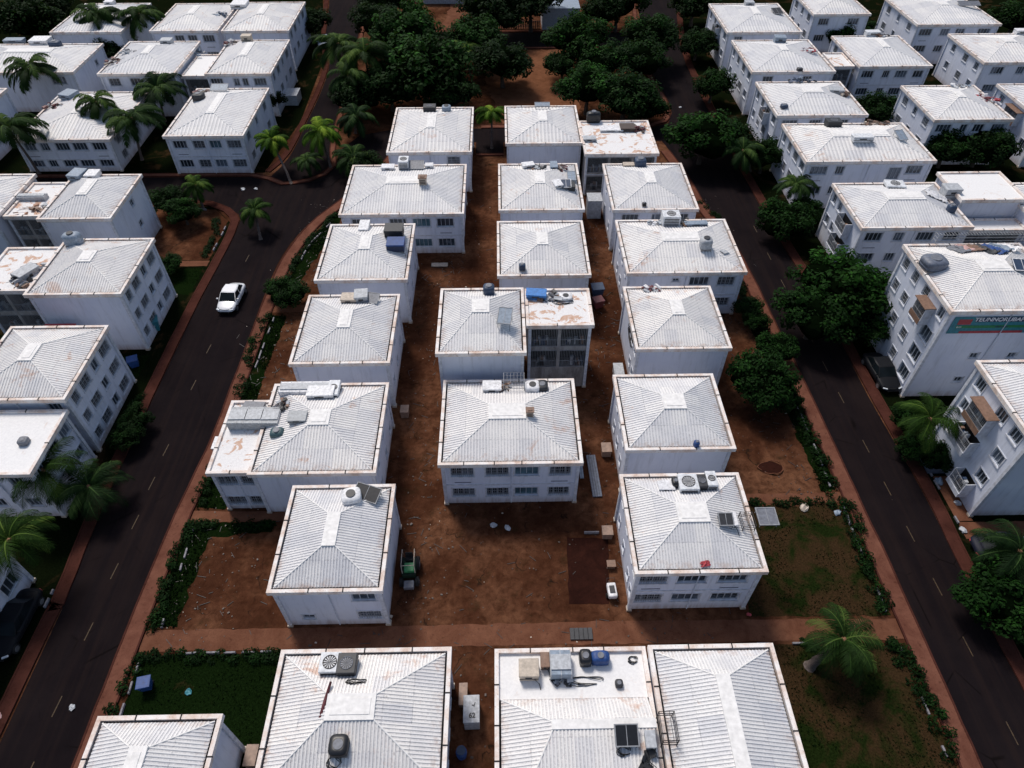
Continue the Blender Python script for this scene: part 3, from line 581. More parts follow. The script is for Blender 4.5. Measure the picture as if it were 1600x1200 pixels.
def tube(bm, pts, rs, seg=8, mi=0, cap=True):
    rings = []
    for i, p in enumerate(pts):
        p = Vector(p)
        d = (Vector(pts[min(i + 1, len(pts) - 1)]) - Vector(pts[max(i - 1, 0)])).normalized()
        a = d.orthogonal().normalized() if abs(d.z) < .9 else Vector((1, 0, 0)); a = (a - d * a.dot(d)).normalized(); b = d.cross(a)
        r = rs[i] if isinstance(rs, (list, tuple)) else rs
        rings.append([bm.verts.new(p + a * math.cos(2 * math.pi * k / seg) * r + b * math.sin(2 * math.pi * k / seg) * r) for k in range(seg)])
    for q in range(len(rings) - 1):
        for k in range(seg):
            f = bm.faces.new([rings[q][k], rings[q][(k + 1) % seg], rings[q + 1][(k + 1) % seg], rings[q + 1][k]]); f.material_index = mi; f.smooth = True
    if cap:
        for rg in (rings[0], rings[-1]):
            f = bm.faces.new(rg); f.material_index = mi
def bevel(bm, w, seg=2):
    bmesh.ops.bevel(bm, geom=list(bm.edges), offset=w, segments=seg, affect='EDGES', profile=.5)
def jit(bm, amt, sc=1.5, seed=0):
    for v in bm.verts:
        n = noise.noise_vector(v.co * sc + Vector((seed, seed * .7, 0))); v.co += n * amt

# ------------------------------------------------------------------ ground
def poly(name, pts, z, mat, kind='structure', h=0, jag=0):
    if jag:
        q = []
        for i in range(len(pts)):
            a = Vector(pts[i]); b = Vector(pts[(i + 1) % len(pts)]); n = max(1, int((b - a).length / .5))
            for k in range(n):
                p = a.lerp(b, k / n); w = noise.noise_vector(Vector((p.x * .8, p.y * .8, 3.3))) + .6 * noise.noise_vector(Vector((p.x * 2.5, p.y * 2.5, 1.3)))
                q.append((p.x + w.x * jag, p.y + w.y * jag))
        pts = q
    bm = bmesh.new(); vs = [bm.verts.new((x, y, z)) for x, y in pts]
    f = bm.faces.new(vs); f.normal_update()
    if f.normal.z < 0: f.normal_flip()
    if h:
        r = bmesh.ops.extrude_face_region(bm, geom=[f])
        for e in r['geom']:
            if isinstance(e, bmesh.types.BMVert): e.co.z += h
        bmesh.ops.recalc_face_normals(bm, faces=bm.faces)
    bmesh.ops.triangulate(bm, faces=[f for f in bm.faces if len(f.verts) > 4])
    return mesh_obj(name, bm, mat, kind=kind)
def smooth_path(pts, step=1.5):
    out = []; P = [Vector(p) for p in pts]
    for i in range(len(P) - 1):
        p0 = P[max(i - 1, 0)]; p1 = P[i]; p2 = P[i + 1]; p3 = P[min(i + 2, len(P) - 1)]
        n = max(1, int((p2 - p1).length / step))
        for k in range(n):
            t = k / n
            out.append(.5 * ((2 * p1) + (p2 - p0) * t + (2 * p0 - 5 * p1 + 4 * p2 - p3) * t * t + (3 * p1 - p0 - 3 * p2 + p3) * t ** 3))
    out.append(P[-1]); return out
def strip(name, pts, w, h, mat, edge=True, z0=0.0):
    path = smooth_path(pts); bm = bmesh.new(); prof = []
    for i, p in enumerate(path):
        d = (path[min(i + 1, len(path) - 1)] - path[max(i - 1, 0)]).normalized(); n = Vector((-d.y, d.x)); ww = w / 2
        wob = noise.noise(Vector((p.x * .5, p.y * .5, 0))) * .06
        a = p + n * (ww + wob); b = p - n * (ww - wob)
        ai = p + n * (ww + wob - .14); bi = p - n * (ww - wob - .14)
        prof.append([bm.verts.new((q.x, q.y, zz)) for q, zz in ((a, z0), (a, h + .03), (ai, h + .03), (ai, h), (bi, h), (bi, h + .03), (b, h + .03), (b, z0))])
    for i in range(len(prof) - 1):
        for k in range(7):
            f = bm.faces.new([prof[i][k], prof[i][k + 1], prof[i + 1][k + 1], prof[i + 1][k]])
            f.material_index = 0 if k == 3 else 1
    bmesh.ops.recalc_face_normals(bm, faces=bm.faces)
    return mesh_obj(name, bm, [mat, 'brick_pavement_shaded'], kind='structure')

poly('ground', [(-500, -120), (500, -120), (500, 900), (-500, 900)], 0, 'red_earth')
# roads, each sheet a few millimetres above the one below
poly('road', smooth_path([(-34.5, -40), (-34.3, 19), (-34.4, 25), (-34.8, 33), (-34.95, 44), (-34.9, 60), (-34.4, 76), (-35.2, 80.6), (-38.2, 83.2), (-42.5, 84.2), (-60, 84.4), (-110, 84.4)], 2)
     + [Vector(p) for p in [(-110, 90.6), (-60, 90.6), (-36, 90.4), (-33.5, 89.4), (-31, 88), (-27.5, 88.8), (-25.1, 90.7), (-24.2, 93.5), (-24.5, 98), (-22, 103), (-17, 105), (-8, 105), (8, 105), (19, 105), (25, 104.8),
     (25, 100.3), (10, 100.4), (.5, 100.4), (.5, 96.9), (-3.7, 96.9), (-3.7, 100.4), (-14, 100.4)]]
     + smooth_path([(-16.5, 98), (-18.5, 91), (-22, 84.4), (-25.4, 78), (-27.3, 71), (-27.7, 62), (-27.6, 49), (-27.6, 41), (-28.6, 22), (-28.7, -40)], 2), .02, 'asphalt')
poly('road', smooth_path([(-33.6, 89.2), (-31.7, 96), (-31.2, 108), (-31, 120), (-31.6, 131.7), (-34.5, 145), (-38, 170), (-44, 200)], 2)
     + smooth_path([(-34, 200), (-29.5, 168), (-28.4, 150), (-27.3, 123), (-26.2, 101), (-25.1, 93.5), (-26.6, 90.5), (-30, 89)], 2), .024, 'asphalt')
poly('road', smooth_path([(31.1, -40), (31.1, 30), (30.8, 45), (30.4, 58), (30.0, 67), (29.3, 74), (27.8, 82), (26.9, 90), (25.4, 99), (24, 104)], 2)
     + smooth_path([(24.5, 104.9), (27.2, 106.3), (28.4, 110), (28.6, 116), (28.1, 122), (27.6, 134), (28.4, 143), (29.8, 155), (31.5, 172), (34, 200)], 2)
     + smooth_path([(44, 200), (40.2, 170), (37.2, 152), (35.2, 137), (34.6, 122), (34.8, 100), (35.1, 87), (35.5, 74), (36, 66), (36.6, 56), (36.5, 46), (36.9, 34), (36.7, 20), (36.7, -40)], 2), .028, 'asphalt')
poly('road', [(-25, 139.4), (28, 139.4), (29, 147.2), (-25, 147.2)], .032, 'asphalt')
# pavements
PV = [
 ([(-28.0, -40), (-28.0, 22), (-27.0, 41), (-26.9, 49), (-26.8, 62), (-26.4, 70), (-24.6, 77.6), (-21.3, 83.8), (-18, 90), (-16, 97)], 1.5, 'brick_pavement'),
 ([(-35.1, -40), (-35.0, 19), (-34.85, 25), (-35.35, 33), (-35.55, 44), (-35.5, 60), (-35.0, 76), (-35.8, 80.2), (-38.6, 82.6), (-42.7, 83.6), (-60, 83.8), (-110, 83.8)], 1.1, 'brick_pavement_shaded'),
 ([(-110, 91.1), (-60, 91.1), (-36, 90.9), (-33.2, 89.9), (-31, 88.4), (-27.6, 89.2), (-25.5, 91), (-24.6, 93.6), (-25.8, 101), (-26.7, 123), (-27.8, 150), (-29, 168)], .9, 'brick_pavement'),
 ([(-33.9, 91.8), (-32.3, 97), (-31.8, 108), (-31.6, 120), (-32.2, 131.7), (-35, 145), (-38.6, 170)], .9, 'brick_pavement_shaded'),
 ([(30.6, -40), (30.5, 21), (30.35, 33), (30.1, 46), (29.7, 57), (29.4, 66), (28.7, 74), (27.2, 81.5), (26.3, 90), (25, 97)], 1.5, 'brick_pavement'),
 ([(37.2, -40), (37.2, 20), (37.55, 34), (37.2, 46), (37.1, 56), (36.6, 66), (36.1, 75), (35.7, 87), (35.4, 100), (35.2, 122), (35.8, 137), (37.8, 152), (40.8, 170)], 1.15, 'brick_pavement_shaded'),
 ([(-3, 105.5), (10, 105.5), (20, 105.5), (24.3, 105.6), (26.6, 107), (27.6, 110), (27.9, 116), (27.3, 122), (26.9, 131), (26.6, 138)], 1.1, 'brick_pavement'),
 ([(-20, 138.7), (0, 138.8), (26.5, 138.8)], .8, 'brick_pavement'), ([(-20, 147.9), (10, 147.9), (27.5, 147.8), (28.9, 156), (30.6, 172)], .9, 'brick_pavement'),
 ([(-3.6, 96.3), (.5, 96.3)], .7, 'brick_pavement'),
]
for p, w, m in PV: strip('pavement', p, w, .12, m)
# verges, plots and tracks
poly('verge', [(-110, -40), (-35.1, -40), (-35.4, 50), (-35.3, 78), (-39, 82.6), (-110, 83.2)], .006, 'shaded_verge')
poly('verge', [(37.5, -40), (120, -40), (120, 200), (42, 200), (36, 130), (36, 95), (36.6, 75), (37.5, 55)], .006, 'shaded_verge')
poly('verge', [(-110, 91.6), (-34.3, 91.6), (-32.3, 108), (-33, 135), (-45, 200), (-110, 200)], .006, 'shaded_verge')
LAWNS = {'a': [(-27.0, -6), (-14.7, -6), (-14.7, 21.0), (-26.9, 21.0)], 'b': [(17.4, -6), (29.6, -6), (29.6, 20.9), (17.4, 20.9)],
 'c': [(18.8, 23.1), (29.5, 23.1), (29.5, 33.2), (18.8, 33.2)], 'd': [(-45, 63.4), (-36.3, 63.4), (-36.2, 68.6), (-45, 68.6)], 'e': [(-44, 49.9), (-37.4, 49.9), (-37.4, 53.2), (-44, 53.2)]}
for k, mt in (('a', 'lawn'), ('b', 'dry_lawn'), ('c', 'dry_lawn'), ('d', 'lawn'), ('e', 'lawn')): poly('lawn', LAWNS[k], .012, mt, jag=.25)
poly('bare_ground', [(-45, 70.2), (-36.1, 70.2), (-36.1, 79), (-38.5, 81.8), (-46.5, 82.6)], .012, 'red_earth', jag=.2)
poly('forecourt', [(38.5, 31.3), (39.9, 31.3), (39.9, 36), (38.5, 36)], .06, 'earth_track')
GREEN_EDGES = [
 [(-27.0, 23.2), (-25.0, 23.0), (-24.9, 29), (-24.8, 31), (-19.5, 31.3), (-19.4, 32.3), (-26.9, 32.3)], [(-26.8, 45), (-24.6, 45), (-24.4, 59.5), (-26.5, 59.5)],
 [(-26.9, 33.7), (-24.3, 33.7), (-24.3, 38), (-26.8, 38)], [(28, 34.5), (29.4, 34.5), (29.3, 60), (27.2, 60)], [(-25.9, 62), (-24.6, 62), (-22, 76), (-20.8, 82), (-22.6, 80), (-24.9, 73)]]
for g in GREEN_EDGES: poly('grass_verge', g, .016, 'lawn', jag=.35)
for t in ([(-27.2, 21.25), (29.9, 21.2), (29.9, 22.8), (10, 23.0), (-8, 22.9), (-27.2, 22.9)], [(-27.2, 32.35), (-15, 32.35), (-15, 33.3), (-27.2, 33.5)], [(18.8, 33.4), (29.8, 33.4), (29.8, 34.4), (18.8, 34.4)],
          [(-26.5, 60), (-19.4, 60.1), (-19.4, 61.3), (-26.4, 61.3)], [(-36, 69), (-45, 69), (-45, 70.1), (-36, 70.1)], [(38.5, 29.6), (50, 29.6), (50, 31.2), (38.5, 31.2)]):
    poly('path', t, .018, 'earth_track', jag=.12)
poly('bare_ground', [(.5, 106.5), (13, 106.5), (14, 120), (12.4, 138), (1.5, 138), (-3, 128), (-1, 114)], .01, 'sandy_earth', jag=.8)
poly('bare_ground', [(-12, 149), (6, 149), (3, 165), (-10, 168)], .01, 'earth_track', jag=.6)
poly('dug_bed', [(4.9, 24.5), (8.0, 24.4), (8.6, 30.2), (5.1, 30.3)], .02, 'dug_earth', jag=.12)
# faded yellow lane dashes
bm = bmesh.new()
def dash(x0, y0, x1, y1):
    d = Vector((x1 - x0, y1 - y0)); n = Vector((-d.y, d.x)).normalized() * .04
    quad(bm, [(x0 - n.x, y0 - n.y, .036), (x1 - n.x, y1 - n.y, .036), (x1 + n.x, y1 + n.y, .036), (x0 + n.x, y0 + n.y, .036)])
for y in (12.6, 16.8, 22.2, 27.2, 31.8, 35.8, 39.6, 48.0, 53.4, 69.8): dash(-31.55, y, -31.45, y + 1.4)
for y in (9.2, 13.8, 19.8, 24.6, 29.4, 34.0, 38.8, 45.0, 49.5, 54.0, 58.5, 63.5, 69.0, 75.0): dash(34.4 - .02 * y + .25, y, 34.35 - .02 * y + .25, y + 1.5)
mesh_obj('road_marking', bm, 'road_paint', kind='structure')

# ------------------------------------------------------------------ houses
def slope(bm, uvl, A, B, C, D, per, amp, mi=0):
    A, B, C, D = map(Vector, (A, B, C, D)); u = (B - A); Ln = u.length; u = u / Ln
    sC = (C - A).dot(u); sD = (D - A).dot(u); V = (C - A) - u * sC; TL = V.length
    ss = {0.0, Ln, max(sC, 0), min(sD, Ln)}
    k = 0
    while k * per < Ln:
        for f in (0, .44, .54, .92):
            s = (k + f) * per
            if s < Ln: ss.add(s)
        k += 1
    ss = sorted(ss); cols = []
    for s in ss:
        fr = (s / per) % 1.0
        z = amp if .50 < fr < .95 else 0.0
        if sC > 1e-4 and s < sC: t = s / sC
        elif s > sD + 1e-6: t = (Ln - s) / max(Ln - sD, 1e-6)
        else: t = 1.0
        t = max(0, min(1, t)); p = A + u * s; zz = Vector((0, 0, z))
        cols.append((bm.verts.new(p + zz), bm.verts.new(p + V * t + zz), s, t))
    for a, b in zip(cols, cols[1:]):
        if b[2] - a[2] < 1e-5: continue
        vs = [a[0], b[0], b[1], a[1]]
        if a[3] <= 1e-5: vs = [a[0], b[0], b[1]]
        elif b[3] <= 1e-5: vs = [a[0], b[0], a[1]]
        f = bm.faces.new(vs); f.material_index = mi
        mp = {a[0]: (a[2] / per, 0), b[0]: (b[2] / per, 0), b[1]: (b[2] / per, b[3] * TL), a[1]: (a[2] / per, a[3] * TL)}
        for lp in f.loops: lp[uvl].uv = mp[lp.vert]
def strip_on(bm, P, Q, w, th, mi=0):
    P, Q = Vector(P), Vector(Q); d = (Q - P).normalized(); n = d.cross(Vector((0, 0, 1))).normalized() * w / 2; up = Vector((0, 0, th)); lo = Vector((0, 0, -.04))
    a = [P - n + lo, P + n + lo, P + n * .5 + up, P - n * .5 + up]; b = [Q - n + lo, Q + n + lo, Q + n * .5 + up, Q - n * .5 + up]
    va = [bm.verts.new(v) for v in a]; vb = [bm.verts.new(v) for v in b]
    for i in range(4):
        f = bm.faces.new([va[i], va[(i + 1) % 4], vb[(i + 1) % 4], vb[i]]); f.material_index = mi
    bm.faces.new(va[::-1]); bm.faces.new(vb)

def wall_plane(bm, O, u, W, z0, z1, holes, n, depth):
    """wall with rectangular openings; u runs to the right seen from outside, n points outward"""
    xs = sorted({0, W, *[h[0] for h in holes], *[h[1] for h in holes]}); zs = sorted({z0, z1, *[h[2] for h in holes], *[h[3] for h in holes]})
    P = lambda s, z, d=0: (O[0] + u[0] * s - n[0] * d, O[1] + u[1] * s - n[1] * d, z)
    for a, b in zip(xs, xs[1:]):
        for c, d in zip(zs, zs[1:]):
            mx, mz = (a + b) / 2, (c + d) / 2
            if any(h[0] < mx < h[1] and h[2] < mz < h[3] for h in holes): continue
            quad(bm, [P(a, c), P(b, c), P(b, d), P(a, d)])
    for h in holes:
        dp = h[4] if len(h) > 4 else depth
        a, b, c, d = h[:4]
        quad(bm, [P(a, c), P(b, c), P(b, c, dp), P(a, c, dp)]); quad(bm, [P(a, d, dp), P(b, d, dp), P(b, d), P(a, d)])
        quad(bm, [P(a, c), P(a, c, dp), P(a, d, dp), P(a, d)]); quad(bm, [P(b, c, dp), P(b, c), P(b, d), P(b, d, dp)])
        if dp > .5: quad(bm, [P(a, c, dp), P(b, c, dp), P(b, d, dp), P(a, d, dp)], 1)

WIN = {}
def window_mesh(w, h, typ):
    key = (round(w, 2), round(h, 2), typ)
    if key in WIN: return WIN[key]
    bm = bmesh.new(); t = .07; d0, d1 = -.03, .16     # x right, z up, +y into the wall
    if typ == 'vent': t = .05
    for a in ((-w / 2, w / 2, 0, t), (-w / 2, w / 2, h - t, h)): box(bm, a[0], a[1], .06, .15, a[2], a[3])
    for a in (-w / 2, w / 2 - t): box(bm, a, a + t, .062, .148, t, h - t)
    nm = 1 if w < 1.1 else (2 if w < 1.7 else 3)
    for k in range(1, nm + 1):
        x = -w / 2 + w * k / (nm + 1); box(bm, x - .025, x + .025, .07, .14, t, h - t)
    # outer trim and sill
    tw = .12
    box(bm, -w / 2 - tw, w / 2 + tw, -.10, .02, -.12, -.004, 1)
    box(bm, -w / 2 - tw, w / 2 + tw, -.05, .02, h + .004, h + tw * .8, 1)
    for sx in (-1, 1): box(bm, min(sx * (w / 2 + .004), sx * (w / 2 + tw)), max(sx * (w / 2 + .004), sx * (w / 2 + tw)), -.045, .02, -.003, h + .003, 1)
    if typ == 'barred':
        n = int(w / .17)
        for k in range(1, n):
            x = -w / 2 + w * k / n; box(bm, x - .014, x + .014, -.02, .008, .01, h - .01, 2)
        for z in (.33 * h, .66 * h): box(bm, -w / 2, w / 2, -.024, .012, z - .012, z + .012, 2)
    me = bpy.data.meshes.new('window')
    bm.to_mesh(me); bm.free()
    for m in ('window_frame', 'white_trim', 'iron_bar'): me.materials.append(MATS[m])
    bm = bmesh.new(); quad(bm, [(-w / 2, .15, 0), (w / 2, .15, 0), (w / 2, .15, h), (-w / 2, .15, h)])
    # a drawn curtain strip behind part of the glass on wide windows
    pm = bpy.data.meshes.new('pane'); bm.to_mesh(pm); bm.free(); pm.materials.append(MATS['teal_glass' if typ == 'teal' else 'window_glass'])
    WIN[key] = (me, pm); return WIN[key]
def railing_mesh(w, h, clutter, seed):
    bm = bmesh.new(); n = int(w / .15)
    for k in range(n + 1):
        x = -w / 2 + w * k / n; box(bm, x - .016, x + .016, -.02, .012, 0, h)
    for z in (.03, h * .38, h - .05): box(bm, -w / 2, w / 2, -.026, .018, z - .022, z + .022)
    rr = random.Random(seed)
    if clutter:
        for k in range(7):
            x = rr.uniform(-w / 2 + .2, w / 2 - .25); ww = rr.uniform(.15, .4)
            box(bm, x - ww / 2, x + ww / 2, .2, .5, 0.02, rr.uniform(.4, 1.2), 1 + k % 3)
    me = bpy.data.meshes.new('railing'); bm.to_mesh(me); bm.free()
    for m in ('iron_bar', 'paint_greywhite', 'paint_navy', 'paint_brown'): me.materials.append(MATS[m])
    return me

HROOF = {}
def house(key, label, S=(), E=(), W=(), roof='hip', name='apartment_house', group='white apartment houses of the estate', plat=None, rise=1.2, ov=.35, rimN=True, balc=(), gallery=None, per=None, cat='house', wallm='painted_wall'):
    x0, x1, y0, y1, h = HOUSE_BOX[key]
    cx, cy = (x0 + x1) / 2, (y0 + y1) / 2
    root = thing(name, label, cat, (cx, cy, 0), 0, group)
    a0, a1, b0, b1 = x0 - cx, x1 - cx, y0 - cy, y1 - cy
    w0, w1, v0, v1 = a0 + ov, a1 - ov, b0 + ov, b1 - ov
    far = cy > 84; near = cy < 60
    # openings
    faces = {'S': ((w0, v0), (1, 0), w1 - w0, (0, -1), S), 'E': ((w1, v0), (0, 1), v1 - v0, (1, 0), E), 'W': ((w0, v1), (0, -1), v1 - v0, (-1, 0), W), 'N': ((w1, v1), (-1, 0), w1 - w0, (0, 1), ())}
    bm = bmesh.new(); zt = h - .3
    for fk, (O, u, Wd, n, spec) in faces.items():
        holes = []
        for s in spec:
            uc, ww, zb, hh, typ = s
            c = uc * Wd; a, b = max(.15, c - ww / 2), min(Wd - .15, c + ww / 2)
            if zb < .3 or zb + hh > zt - .1: continue
            holes.append((a, b, zb, zb + hh, .15)); 
            me, pm = window_mesh(b - a, hh, typ)
            m = (a + b) / 2; ang = math.atan2(u[1], u[0])
            o = link('window', me, root, loc=(O[0] + u[0] * m, O[1] + u[1] * m, zb)); o.rotation_euler = (0, 0, ang)
            p = link('pane', pm, o)
        if gallery and fk == 'S':
            nb, rows, rh = gallery; bw = Wd / nb
            for r in range(rows):
                zb = zt - .35 - rh * (r + 1) + .45
                if zb < 0.1: break
                for k in range(nb):
                    a, b = k * bw + .16, (k + 1) * bw - .16; holes.append((a, b, zb, zb + rh - .5, 1.3))
                    o = link('railing', railing_mesh(b - a, rh - .5, True, hash((r, k)) % 99), root, loc=(O[0] + (a + b) / 2, O[1], zb))
        wall_plane(bm, O, u, Wd, 0, zt, holes, n, .15)
    # cornice band, corner feet
    box(bm, w0 - .12, w1 + .12, v0 - .12, v1 + .12, h - .62, h - .42, 2)
    for sx, sy in ((w0, v0), (w1, v0), (w0, v1), (w1, v1)):
        box(bm, sx - .14, sx + .14, sy - .14, sy + .14, 0, h - .62, 2)
        box(bm, sx - .2, sx + .2, sy - .2, sy + .2, 0, .2, 3)
    if len(S) > 4 or gallery: box(bm, w0 + .14, w1 - .14, v0 - .06, v0 + .01, h - 3.25, h - 3.13, 2) if h < 7 else None
    for s in S:
        if len(S) >= 6 and s[2] > 2.5 and s[1] > 1.4 and abs(s[0] - .5) > .3:
            c = w0 + s[0] * (w1 - w0); box(bm, c - .7, c + .7, v0 - .035, v0 + .02, s[2] - .92, s[2] - .84, 4)
    mesh_obj('wall', bm, [wallm, 'dark_room', 'white_trim', 'paint_beige', 'paint_slate'], root)
    # down pipes
    if near or cy < 100:
        bm = bmesh.new(); px = w0 + (w1 - w0) * .505
        if S and not gallery: tube(bm, [(px, v0 - .09, .1), (px, v0 - .09, h - .66)], .045, 6); mesh_obj('downpipe', bm, 'white_trim', root)
        else: bm.free()
    # parapet rim
    bm = bmesh.new(); t = .27; zb = h - .40
    box(bm, a0, a1, b0, b0 + t, zb, h); box(bm, a0, a1, b1 - t, b1, zb, h)
    box(bm, a0, a0 + t, b0 + t, b1 - t, zb, h - .004); box(bm, a1 - t, a1, b0 + t, b1 - t, zb, h - .004)
    rr = random.Random(key)
    for (p, q, ax) in ((a0, a1, 0), (b0, b1, 1)):
        nn = max(2, int((q - p) / 2.3))
        for k in range(1, nn):
            s = p + (q - p) * k / nn + rr.uniform(-.3, .3); e = .035
            for side in (0, 1):
                if ax == 0:
                    yy = b0 if side == 0 else b1 - t; box(bm, s - e, s + e, yy - .01, yy + t + .03, h - .1, h + .035, 1)
                else:
                    xx = a0 if side == 0 else a1 - t; box(bm, xx - .01, xx + t + .03, s - e, s + e, h - .1, h + .03, 1)
    o = mesh_obj('parapet', bm, ['stained_parapet', 'gutter_dark'], root)
    # roof
    bm = bmesh.new(); uvl = bm.loops.layers.uv.new('UVMap')
    i0, i1, j0, j1 = a0 + t, a1 - t, b0 + t, b1 - t
    quad(bm, [(i0, j0, zb + .05), (i1, j0, zb + .05), (i1, j1, zb + .05), (i0, j1, zb + .05)], 2)
    cap = bmesh.new()
    P = per or (.215 if cy < 34 else (.25 if near else (.32 if not far else .5))); amp = .045 if near else .04
    if roof == 'flat':
        quad(bm, [(i0, j0, h - .18), (i1, j0, h - .18), (i1, j1, h - .18), (i0, j1, h - .18)], 1)
        HROOF[key] = lambda x, y: h - .18
        cap.free(); cap = None
    else:
        g = .13; e0, e1, f0, f1 = i0 + g, i1 - g, j0 + g, j1 - g; ze = h - .12
        if roof == 'hipflat': f1 = j1 - 2.9          # flat strip kept behind the ridge (roof with tanks)
        wx, wy = e1 - e0, f1 - f0; mx, my = (e0 + e1) / 2, (f0 + f1) / 2
        if plat: px0, px1, py0, py1 = plat[0] - cx, plat[1] - cx, plat[2] - cy, plat[3] - cy
        else:
            hw = max(.5, (wx - wy) / 2 + .65); hd = max(.75, (wy - wx) / 2 + .8)
            px0, px1, py0, py1 = mx - hw, mx + hw, my - hd, my + hd
        zr = ze + rise; zz = zr
        c = [(e0, f0, ze), (e1, f0, ze), (e1, f1, ze), (e0, f1, ze)]; d = [(px0, py0, zr), (px1, py0, zr), (px1, py1, zr), (px0, py1, zr)]
        if roof == 'hipflat':
            d = [(px0, py0, zr), (e1, py0, zr), (e1, py1, zr), (px0, py1, zr)]; px1 = e1
        for k in range(4):
            if roof == 'hipflat' and k == 1: continue
            slope(bm, uvl, c[k], c[(k + 1) % 4], d[k], d[(k + 1) % 4], P, amp)
            strip_on(cap, Vector(c[k]) + Vector((0, 0, amp)), Vector(d[k]) + Vector((0, 0, amp)), .12, .02)
        if roof == 'hipflat':
            quad(bm, [(i0, f1 + .02, h - .25), (i1, f1 + .02, h - .25), (i1, j1, h - .25), (i0, j1, h - .25)], 1)
            box(bm, i0, i1, f1 - .02, f1 + .02, zb + .05, ze + .02, 0)
        box(cap, px0 - .12, px1 + .12, py0 - .12, py1 + .12, zr - .05, zr + amp + .03)
        if px1 - px0 > .8 and py1 - py0 > .8: box(cap, px0 + .16, px1 - .16, py0 + .18, py1 - .18, zr + amp + .034, zr + amp + .065, 0)
        def rz(x, y, c=(e0, e1, f0, f1, px0, px1, py0, py1, ze, zr, cx, cy, roof, h)):
            e0, e1, f0, f1, px0, px1, py0, py1, ze, zr, cx, cy, rf, h = c; x -= cx; y -= cy
            if rf == 'hipflat' and y > f1: return h - .25
            t = min((x - e0) / max(px0 - e0, .01), (e1 - x) / max(e1 - px1, .01) if rf != 'hipflat' else 9, (y - f0) / max(py0 - f0, .01), (f1 - y) / max(f1 - py1, .01), 1)
            return ze + (zr - ze) * max(0, t) + .04
        HROOF[key] = rz
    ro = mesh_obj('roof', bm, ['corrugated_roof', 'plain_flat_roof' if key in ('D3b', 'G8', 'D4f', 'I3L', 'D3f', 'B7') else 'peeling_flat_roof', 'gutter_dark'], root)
    if cap: mesh_obj('ridge_cap', cap, ['ridge_white', 'white_trim'], ro)
    for (face, uc, ww, zb, hh, aw) in balc:
        O, u, Wd, n, _ = faces[face]; c = uc * Wd; ang = math.atan2(u[1], u[0]); dp = .95
        bm = bmesh.new()
        box(bm, -ww / 2, ww / 2, -dp, 0, -.14, 0); box(bm, -ww / 2, ww / 2, -dp, -dp + .08, .001, .35)
        for sx in (-1, 1): box(bm, *sorted((sx * ww / 2, sx * (ww / 2 - .08))), -dp + .08, 0, .001, hh)
        b = mesh_obj('balcony', bm, 'white_trim', root, loc=(O[0] + u[0] * c, O[1] + u[1] * c, zb)); b.rotation_euler = (0, 0, ang)
        r = link('railing', railing_mesh(ww - .2, hh - .4, True, int(uc * 97)), b, loc=(0, -dp + .1, .36))
        bm = bmesh.new(); quad(bm, [(-ww / 2 + .08, -.02, 0), (ww / 2 - .08, -.02, 0), (ww / 2 - .08, -.02, hh), (-ww / 2 + .08, -.02, hh)]); mesh_obj('doorway', bm, 'dark_room', b)
        if aw:
            bm = bmesh.new(); box(bm, -ww / 2 + .02, ww / 2 - .02, -dp - .03, -dp - .004, -.1, .5); mesh_obj('front_panel', bm, 'paint_brown', b)
            bm = bmesh.new(); box(bm, -ww / 2 - .1, ww / 2 + .1, -dp - .15, 0, hh, hh + .07); jit(bm, .03, 2); mesh_obj('awning', bm, 'paint_brown', b)
    return root

def grid(cols, h, rows, wh=1.15, top=1.95, step=2.85, types='b', skip=()):
    """cols: (u centre, width[, type]); rows counted from the top"""
    out = []
    for r in range(rows):
        for k, c in enumerate(cols):
            if (r, k) in skip: continue
            ty = c[2] if len(c) > 2 else 'plain'
            out.append((c[0], c[1], h - top - .05 - step * r, wh if len(c) < 4 else c[3], ty))
    return out
Hh = {k: v[4] for k, v in HOUSE_BOX.items()}
def narrow(key, us, rows=2, w=.6): return grid([(u, w) for u in us], Hh[key], rows, wh=.9)
C4 = [(.14, 1.9, 'barred'), (.40, 1.9, 'barred'), (.63, 1.9, 'teal'), (.87, 1.7, 'barred')]
HOUSE_BOX.update({'G5L': (-57.2, -52.7, 69.2, 76.8, 7.1), 'G5b': (-67.5, -57.3, 68.0, 78.2, 7.5), 'G6L': (-53.2, -47.3, 55.0, 62.6, 7.4), 'I3L': (-50.7, -46.2, 111.5, 120.5, 6.0),
 'J4': (-86.0, -74.2, 93.5, 105.0, 7.0), 'E0L': (55.6, 59.1, 115.5, 121.5, 5.2), 'D4f': (51.3, 58.5, 49.5, 55.7, 10.6), 'G9': (-48.0, -37.3, 17.4, 27.5, 6.4), 'D3f': (53.1, 61.0, 66.6, 69.1, 5.6)})
Hh = {k: v[4] for k, v in HOUSE_BOX.items()}
g = grid
E4 = [(.14, 1.0, 'barred'), (.36, 1.5, 'barred'), (.60, 1.0), (.84, 1.7, 'barred')]
E3 = [(.17, 1.5, 'barred'), (.48, 1.0), (.80, 1.5, 'barred')]
W4 = [(.12, 1.1), (.36, 1.1, 'barred'), (.62, 1.6, 'barred'), (.87, 1.5)]
